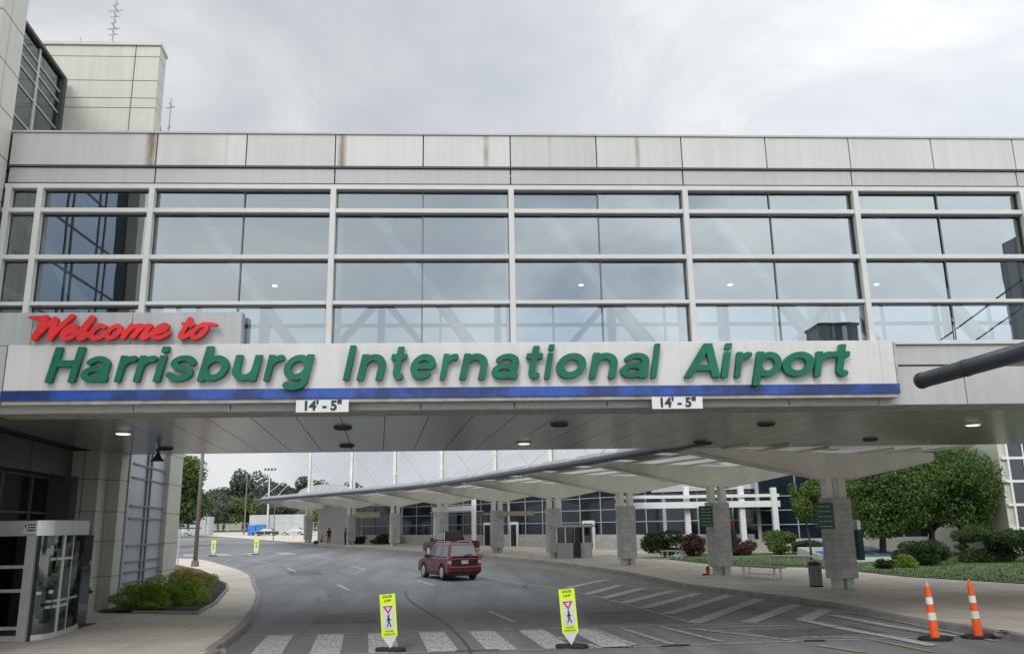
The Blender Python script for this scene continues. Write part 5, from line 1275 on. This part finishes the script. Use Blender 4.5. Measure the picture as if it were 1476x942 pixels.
# ================================================================== DISTANT YARD AT LEFT
sheet('far_lot', [[(-130, 128), (-34, 128), (-30, 190), (-150, 190)]], 'gutter', .01)
sheet('grass_verge', [[(-110, 150), (-42, 150), (-45, 162), (-120, 162)]], 'lawn', .03)
def container(x, y, w_, d, h, m, label, rz=0, cat_='container', name='shipping_container', group=None):
    t = thing(name, label, cat_, (x, y, gz(y)), rz, group)
    MB().box((-w_/2, -d/2, .15), (w_/2, d/2, h)).build('body', m, t, local=True, bevel=.03)
    mb = MB(); k = -w_/2+.3
    while k < w_/2-.2: mb.box((k, -d/2-.05, .3), (k+.12, -d/2+.01, h-.15)); k += .6
    mb.build('rib', m, t, local=True)
    MB().box((-w_/2+.1, -d/2+.1, 0), (w_/2-.1, d/2-.1, .15)).build('skid', 'trim', t, local=True)
container(-38.6, 172, 10.5, 3, 3.8, 'cont_white', 'long white trailer behind the blue containers', group='pale trailers in the far yard')
container(-52.2, 168, 3.6, 3, 3.6, 'cont_white', 'short pale trailer on the grass edge left of the blue containers', group='pale trailers in the far yard')
container(-69, 170, 5, 3, 3.2, 'cont_white', 'pale trailer far left beyond the round tree', group='pale trailers in the far yard')
container(-39.9, 158, 1.35, 2, 1.95, 'cont_blue', 'left one of the two bright blue containers', group='blue containers side by side')
container(-38.4, 158, 1.45, 2, 2.05, 'cont_blue', 'right one of the two bright blue containers', group='blue containers side by side')
t = thing('light_mast', 'tall white floodlight mast with a row of lamps above the distant yard', 'floodlight', (-40.2, 170, 1.2))
MB().tube([(0, 0, 0), (0, 0, 12.6)], [.22, .12], 8).build('mast', 'mast', t, local=True)
MB().box((-1.1, -.06, 12.5), (1.1, .06, 12.62)).build('crossbar', 'galv', t, local=True)
for k in range(4): MB().box((-1.1+k*.65, -.2, 12.62), (-.75+k*.65, .15, 12.95)).build('lamp', 'vent', t, local=True)
for x, y, h, l_ in ((-44.6, 170, 12.2, 'tall brown utility pole left of the floodlight mast'), (-66.5, 190, 14.3, 'dark utility pole right of the round tree'), (-50.5, 165, 7.5, 'short grey pole left of the tall brown utility pole'), (-26.3, 115, 5, 'thin dark post near the end of the canopy')):
    t = thing('utility_pole', l_, 'pole', (x, y, gz(y)), group='poles beyond the road')
    MB().tube([(0, 0, 0), (0, 0, h)], [.17*h/12, .11*h/12], 7).build('shaft', 'pole', t, local=True)
    MB().box((-.6, -.05, h-.5), (.6, .05, h-.38)).build('crossarm', 'pole', t, local=True)
# railing along the far kerb
fn = thing('railing', 'low grey tubular railing along the far pavement', 'railing', (-27, 124, .9))
mb = MB(); pp = [(-33+1.9*k, 132-2.1*k) for k in range(11)]
for p in pp:
    mb2 = MB(); mb2.tube([(*p, gz(p[1])), (*p, gz(p[1])+1.2)], .05, 6); mb2.build('post', 'galv', fn)
MB().tube([(*p, gz(p[1])+1.18) for p in pp], .045, 6).build('rail', 'galv', fn); MB().tube([(*p, gz(p[1])+.65) for p in pp], .035, 6).build('rail', 'galv', fn)

# ================================================================== VEHICLES
def wheel(t, x, y, r=.35, w_=.23, rim='rim'):
    s_ = 1 if x > 0 else -1
    wh = MB(); wh.tube([(x-w_/2, y, r), (x-w_/2+.03, y, r), (x+w_/2-.03, y, r), (x+w_/2, y, r)], [r-.03, r, r, r-.03], 28); o = wh.build('wheel', 'tyre', t, local=True, smooth=False)
    rm = MB(); rm.tube([(x+s_*w_/2, y, r), (x+s_*(w_/2+.012), y, r)], [r*.66, r*.60], 24); rm.build('rim', rim, o, local=True)
    sp_ = MB()
    for k in range(5):
        a_ = k*2*PI/5+.3; sp_.obox((x+s_*(w_/2+.014), y+.05*math.cos(a_), r+.05*math.sin(a_)), (x+s_*(w_/2+.014), y+r*.6*math.cos(a_), r+r*.6*math.sin(a_)), .02, .05, up=(1, 0, 0))
    return o
def arch_profile(yr, yf, r, y0, y1, zb, top):
    """lower body side profile with wheel arches; top = list of points from front to rear"""
    P = [(y0, zb)]
    for yc in (yr, yf):
        P += [(yc+r*math.cos(a_), max(zb, .34+r*math.sin(a_))) for a_ in np.linspace(PI, 0, 11)]
    P += [(y1, zb)]+top
    return P
def hull(bot, top, zb, zt):
    mb = MB(); n = len(bot); mb.v = [(a_, b_, zb) for a_, b_ in bot]+[(a_, b_, zt) for a_, b_ in top]
    mb.f = [tuple(reversed(range(n))), tuple(range(n, 2*n))]+[(i, (i+1) % n, n+(i+1) % n, n+i) for i in range(n)]; return mb
def suv(x, y, rz):
    t = thing('suv', 'maroon SUV with silver wheels and roof rails driving away on the road', 'car', (x, y, gz(y)), rz)
    W2 = .85; L2 = 2.12
    prof = arch_profile(-1.28, 1.27, .41, -L2+.02, L2-.05, .30, [(L2, .55), (L2-.04, .80), (1.55, .96), (.85, 1.02), (-2.02, 1.02), (-2.10, .95), (-2.12, .55)])
    MB().prism_x(prof, -W2, W2).build('body', 'car_red', t, local=True, bevel=.06, seg=3)
    b = [(-.80, -2.06), (.80, -2.06), (.80, 1.0), (-.80, 1.0)]; tp = [(-.62, -1.80), (.62, -1.80), (.62, .25), (-.62, .25)]
    hull(b, tp, 1.01, 1.66).build('cabin', 'car_red', t, local=True, bevel=.07, seg=3)
    # glass panels follow the tapering cabin, 6 mm proud
    def lerp(z): f = (z-1.01)/.65; return f
    def side(y0b, y1b, y0t, y1t, z0, z1, s_):
        def X(z): return (.80-.18*lerp(z)+.006)*s_
        mb = MB(); mb.poly([(X(z0), y0b, z0), (X(z0), y1b, z0), (X(z1), y1t, z1), (X(z1), y0t, z1)]); return mb
    for s_ in (-1, 1):
        for (a_, b_, c_, d_) in ((-1.92, -1.12, -1.72, -1.10), (-1.02, -.16, -1.02, -.20), (-.06, .78, -.10, .32)):
            side(a_, b_, c_, d_, 1.08, 1.54, s_).build('side_window', 'car_glass' if a_ < -1 or s_ > 0 else 'car_glass_dark', t, local=True)
    def Yb(z): return -2.06+.26*lerp(z)-.008
    mb = MB(); mb.poly([(-.68, Yb(1.10), 1.10), (.68, Yb(1.10), 1.10), (.56, Yb(1.56), 1.56), (-.56, Yb(1.56), 1.56)]); rw = mb.build('rear_window', 'car_glass', t, local=True)
    MB().obox((.02, -2.07, 1.11), (.42, -2.05, 1.18), .02, .03).build('wiper', 'trim', rw, local=True)
    def Yf(z): return 1.0-.75*lerp(z)+.008
    mb = MB(); mb.poly([(-.68, Yf(1.08), 1.08), (.68, Yf(1.08), 1.08), (.56, Yf(1.56), 1.56), (-.56, Yf(1.56), 1.56)]); mb.build('windscreen', 'car_glass', t, local=True)
    MB().box((-.84, -2.20, .36), (.84, -2.05, .62)).build('rear_bumper', 'car_red', t, local=True, bevel=.05, seg=3)
    MB().box((-.72, -2.14, .24), (.72, -2.0, .365)).build('bumper_lower', 'trim', t, local=True, bevel=.03)
    MB().box((-.84, 2.02, .34), (.84, 2.17, .60)).build('front_bumper', 'car_red', t, local=True, bevel=.05)
    MB().box((-.64, -2.135, .66), (.64, -2.115, .97)).build('tailgate_recess', 'truck_red', t, local=True, bevel=.02)
    MB().box((-.17, -2.15, .74), (.17, -2.137, .90)).build('number_plate', 'plate', t, local=True)
    for s_ in (-1, 1):
        MB().box((s_*.68, -2.145, .66), (s_*.855, -1.95, 1.08)).build('tail_light', 'taillight', t, local=True, bevel=.02)
        MB().box((s_*.70, -2.152, .76), (s_*.84, -2.146, .90)).build('reverse_light', 'tailclear', t, local=True)
        MB().box((s_*.5, 2.10, .66), (s_*.78, 2.13, .82)).build('headlight', 'white_sheet', t, local=True)
        MB().box((s_*.83, .55, .98), (s_*1.02, .72, 1.14)).build('mirror', 'trim', t, local=True, bevel=.03)
        MB().tube([(s_*.56, -1.6, 1.67), (s_*.56, -1.5, 1.73), (s_*.56, .05, 1.73), (s_*.56, .2, 1.67)], .02, 6).build('roof_rail', 'galv', t, local=True)
        MB().box((s_*.845, -1.0, .86), (s_*.865, -.88, .89)).build('door_handle', 'trim', t, local=True)
        MB().box((s_*.845, .15, .86), (s_*.865, .27, .89)).build('door_handle', 'trim', t, local=True)
        mb = MB()
        for yy in (-1.07, -.11, .82): MB().box((s_*.853, yy-.006, .42), (s_*.856, yy+.006, 1.0)).build('door_gap', 'trim', t, local=True)
        MB().box((s_*.80, -.85, .25), (s_*.86, .84, .38)).build('sill', 'trim', t, local=True)
        for yy in (-1.28, 1.27): wheel(t, s_*.745, yy)
    MB().box((-.75, -1.9, .2), (.75, 1.9, .34)).build('underbody', 'trim', t, local=True)
    return t
suv(-1.1, 40.4, math.radians(23)).scale = (.94, .94, .96)
def pickup(x, y, rz):
    t = thing('pickup_truck', 'dark maroon pickup truck ahead of the SUV with dark cab windows', 'truck', (x, y, gz(y)), rz)
    prof = arch_profile(-1.65, 1.75, .44, -2.70, 2.68, .40, [(2.72, .65), (2.68, 1.0), (1.35, 1.12), (-2.68, 1.12), (-2.74, .6)])
    MB().prism_x(prof, -.95, .95).build('body', 'truck_red', t, local=True, bevel=.05, seg=3)
    b = [(-.90, -.65), (.90, -.65), (.90, 1.35), (-.90, 1.35)]; tp = [(-.72, -.42), (.72, -.42), (.72, .62), (-.72, .62)]
    hull(b, tp, 1.11, 1.80).build('cabin', 'truck_red', t, local=True, bevel=.07, seg=3)
    mb = MB(); mb.poly([(-.80, -.645, 1.2), (.80, -.645, 1.2), (.68, -.475, 1.70), (-.68, -.475, 1.70)]); mb.build('rear_window', 'car_glass_dark', t, local=True)
    for s_ in (-1, 1):
        mb = MB(); mb.poly([(s_*.885, -.45, 1.2), (s_*.885, 1.0, 1.2), (s_*.757, .55, 1.70), (s_*.757, -.3, 1.70)]); mb.build('side_window', 'car_glass', t, local=True)
        MB().box((s_*.80, -2.76, .68), (s_*.95, -2.66, 1.06)).build('tail_light', 'taillight', t, local=True)
        MB().box((s_*.95, .9, 1.1), (s_*1.17, 1.06, 1.34)).build('mirror', 'trim', t, local=True, bevel=.03)
        for yy in (-1.65, 1.75): wheel(t, s_*.83, yy, .39, .25)
    MB().box((-.80, -2.45, 1.10), (.80, -.75, 1.135)).build('bed_cover', 'trim', t, local=True)
    MB().box((-.93, -2.88, .45), (.93, -2.72, .64)).build('rear_bumper', 'galv', t, local=True, bevel=.03)
    MB().box((-.88, -2.4, .3), (.88, 2.4, .42)).build('underbody', 'trim', t, local=True)
    return t
pickup(-1.55, 62.2, math.radians(31)).scale = (.98, .93, 1.0)
t = thing('utility_vehicle', 'small orange service vehicle beside the farthest columns', 'vehicle', (-17.6, 104.2, .7), math.radians(20)); t.scale = (.7, .7, .6)
MB().box((-1.1, -1.6, .55), (1.1, 1.7, 1.25)).build('body', 'orange_truck', t, local=True, bevel=.1)
hull([(-1, -1.2), (1, -1.2), (1, .6), (-1, .6)], [(-.85, -1), (.85, -1), (.85, .4), (-.85, .4)], 1.25, 2.0).build('cabin', 'orange_truck', t, local=True, bevel=.05)
mb = MB(); mb.poly([(-.85, -1.2, 1.32), (.85, -1.2, 1.32), (.76, -1.07, 1.85), (-.76, -1.07, 1.85)]); mb.build('rear_window', 'car_glass_dark', t, local=True)
for s_ in (-1, 1):
    for yy in (-1.0, 1.1): wheel(t, s_*1.0, yy, .36, .25)

# ================================================================== PEOPLE (distant)
def person(x, y, label, rz, h=1.72, bag=False):
    t = thing('person', label, 'person', (x, y, gz(y)+.14), rz)
    J = {'pel': (0, 0, .95, .15), 'w': (0, 0, 1.1, .14), 'ch': (0, .01, 1.32, .17), 'nk': (0, .02, 1.48, .065), 'hd': (0, .03, 1.60, .10), 'tp': (0, .02, 1.70, .085),
         'sl': (-.19, 0, 1.40, .07), 'el': (-.25, .02, 1.14, .05), 'wl': (-.24, -.08, .92, .035), 'hl': (-.24, -.10, .84, .04), 'sr': (.19, 0, 1.40, .07), 'er': (.25, .02, 1.14, .05), 'wr': (.24, -.08, .92, .035), 'hr': (.24, -.10, .84, .04),
         'tl': (-.10, 0, .86, .10), 'kl': (-.11, -.03, .48, .065), 'al': (-.11, .02, .09, .045), 'fl': (-.12, -.14, .04, .045), 'tr': (.10, 0, .86, .10), 'kr': (.12, .0, .48, .065), 'ar': (.13, .06, .09, .045), 'fr': (.14, -.10, .04, .045)}
    E_ = [('pel', 'w'), ('w', 'ch'), ('ch', 'nk'), ('nk', 'hd'), ('hd', 'tp'), ('ch', 'sl'), ('sl', 'el'), ('el', 'wl'), ('wl', 'hl'), ('ch', 'sr'), ('sr', 'er'), ('er', 'wr'), ('wr', 'hr'), ('pel', 'tl'), ('tl', 'kl'), ('kl', 'al'), ('al', 'fl'), ('pel', 'tr'), ('tr', 'kr'), ('kr', 'ar'), ('ar', 'fr')]
    ks = list(J); me = bpy.data.meshes.new('body'); me.from_pydata([J[k][:3] for k in ks], [(ks.index(a_), ks.index(b_)) for a_, b_ in E_], [])
    o = bpy.data.objects.new('body', me); COL.objects.link(o)
    sk_ = o.modifiers.new('skin', 'SKIN')
    for i, k in enumerate(ks): me.skin_vertices[0].data[i].radius = (J[k][3], J[k][3]*.8)
    me.skin_vertices[0].data[0].use_root = True
    o.modifiers.new('sub', 'SUBSURF').levels = 1
    dg = bpy.context.evaluated_depsgraph_get(); m2 = bpy.data.meshes.new_from_object(o.evaluated_get(dg)); bpy.data.objects.remove(o)
    m2.materials.clear(); m2.materials.append(M['cloth_dark']); m2.materials.append(M['skin'])
    for p in m2.polygons:
        c_ = p.center
        if c_.z > 1.50 or (abs(c_.x) > .2 and c_.z < .9 and c_.z > .7): p.material_index = 1
        p.use_smooth = True
    b = bpy.data.objects.new('body', m2); COL.objects.link(b); b.parent = t
    MB().tube([(0, .05, 1.56), (0, .045, 1.64), (0, .03, 1.70), (0, .02, 1.735)], [.095, .115, .10, .03], 12).build('hair', 'cloth_dark', t, local=True, smooth=True)
    if bag: MB().box((-.42, -.2, 0), (-.28, .2, .32)).build('hem', 'cloth_dark', t, local=True) if False else None
    return t
person(-15.3, 92.6, 'person in dark clothes standing on the pavement between the two farthest columns', .5)
person(-13.2, 90.2, 'person in dark clothes waiting close beside the second farthest column', -1.2)
o = MB().box((-17.35, 95.0, .75), (-16.85, 95.35, 1.1)).build('bag', 'cloth_dark', bevel=.05); setp(o, 'small dark bag on the ground left of the standing person', 'bag')

# ================================================================== BEHIND THE CAMERA (seen only mirrored in the glass)
gbk = thing('office_block', 'dark glazed office block left of and behind the viewpoint, mirrored in the bridge glass', 'building', (-22, 3, 0))
MB().box((-34, .9, 0), (-13.8, 1.5, 24)).build('wall', 'cream', gbk)
MB().box((-34, -6, 0), (-17.6, .89, 22)).build('rear_wall', 'cream', gbk)
M['mirror_glazing'] = glass_mat('mirror_glazing', .42, (.60, .72, .9), (.10, .12, .14))
MB().box((-34, 1.51, 0), (-14.25, 11, 24)).build('glazed_wing', 'mirror_glazing', gbk)
MB().box((-33.5, 1.8, 0), (-16.2, 10.6, 23.5)).build('interior', 'gasket', gbk)
mb = MB()
for z in (2, 4.2, 6.2, 8, 9.6, 11.4, 13, 14.8, 16.4, 18.4, 20.6, 22.4): mb.box((-14.25, 1.6, z), (-14.235, 11, z+.09))
for y in (1.52, 3.4, 3.9, 5.9, 6.3, 9): mb.box((-14.25, y, 0), (-14.232, y+.12, 24))
mb.build('frame', 'darkline', gbk)
tb = thing('control_tower', 'grey concrete tower behind the viewpoint, mirrored in the right end of the bridge glass', 'tower', (62, -36, 0))
MB().box((53, -42, 0), (66, -34, 29.5)).build('shaft', 'far_conc', tb); MB().box((55.5, -41, 29.5), (66, -35, 32)).build('upper_storey', 'far_conc', tb)
mb = MB()
for k in range(4): mb.box((54+k*3, -33.98, 2), (54.6+k*3, -33.9, 24))
mb.build('fin', 'darkline', tb)
tb2 = thing('roof_plant', 'small dark blocky building far behind the viewpoint', 'building', (57, -87, 0))
MB().box((52.5, -90, 0), (58.5, -85, 30)).build('wall', 'far_conc', tb2); MB().box((52.3, -90.2, 30), (58.7, -84.8, 30.4)).build('coping', 'darkline', tb2)
for k in (0, 1):
    o = MB().tube([(38-k*.3, -8.65, 20.0-k*1.4), (32, -8.65, 15.9-k*1.4), (27, -8.65, 12.6-k*1.3), (22, -8.65, 9.6-k*1.2)], .045, 5).build('overhead_cable', 'trim')
    setp(o, ('upper' if k == 0 else 'lower')+' black overhead cable between two poles behind the viewpoint, mirrored in the glass', 'cable')
for x, h, l_ in ((22, 10.0, 'shorter wooden pole behind the viewpoint carrying the overhead cables'), (38, 21.0, 'taller wooden pole behind the viewpoint carrying the overhead cables')):
    o = thing('cable_pole', l_, 'pole', (x, -8.65, 0)); MB().tube([(0, 0, 0), (0, 0, h)], .15, 8).build('shaft', 'pole', o, local=True)

# ------------------------------------------------------------------ distant parked cars and fence
def far_car(x, y, rz, m, label):
    t = thing('parked_car', label, 'car', (x, y, gz(y)), rz, 'cars parked in the far yard')
    prof = arch_profile(-1.3, 1.35, .36, -2.1, 2.1, .3, [(2.15, .6), (1.2, .92), (-2.0, .95), (-2.15, .6)])
    MB().prism_x(prof, -.85, .85).build('body', m, t, local=True, bevel=.05)
    hull([(-.8, -1.6), (.8, -1.6), (.8, .9), (-.8, .9)], [(-.62, -1.1), (.62, -1.1), (.62, .2), (-.62, .2)], .93, 1.42).build('cabin', 'car_glass_dark', t, local=True, bevel=.04)
    MB().box((-.6, -1.05, 1.42), (.6, .15, 1.47)).build('roof', m, t, local=True, bevel=.02)
    for s_ in (-1, 1):
        for yy in (-1.3, 1.35): wheel(t, s_*.76, yy, .33, .2)
far_car(-60.5, 166, 1.4, 'white_sheet', 'white car parked far left beyond the round tree')
far_car(-55.8, 167, 1.6, 'cont_white', 'silver car parked right of the white one in the far yard')
far_car(-36.2, 152, 1.5, 'trim', 'black car parked right of the blue containers')
far_car(-31.5, 153, 1.5, 'rim', 'grey car parked in front of the white trailer')
fx = thing('chain_link_fence', 'tall thin chain link fence in front of the trailers beyond the road', 'fence', (-46, 163.5, 1.2))
for k in range(14):
    x = -74+k*4; MB().tube([(x, 163.5, 1.2), (x, 163.5, 3.5)], .06, 5).build('post', 'galv', fx)
for z in (1.35, 2.4, 3.45): MB().tube([(-74, 163.5, z), (-22, 163.5, z)], .035, 4).build('rail', 'galv', fx)
mb = MB()
for k in range(0, 130): x = -74+k*.4; mb.obox((x, 163.5, 1.35), (x+.4, 163.5, 3.45), .012, .012); mb.obox((x+.4, 163.5, 1.35), (x, 163.5, 3.45), .012, .012)
mb.build('wire_mesh', 'galv', fx)
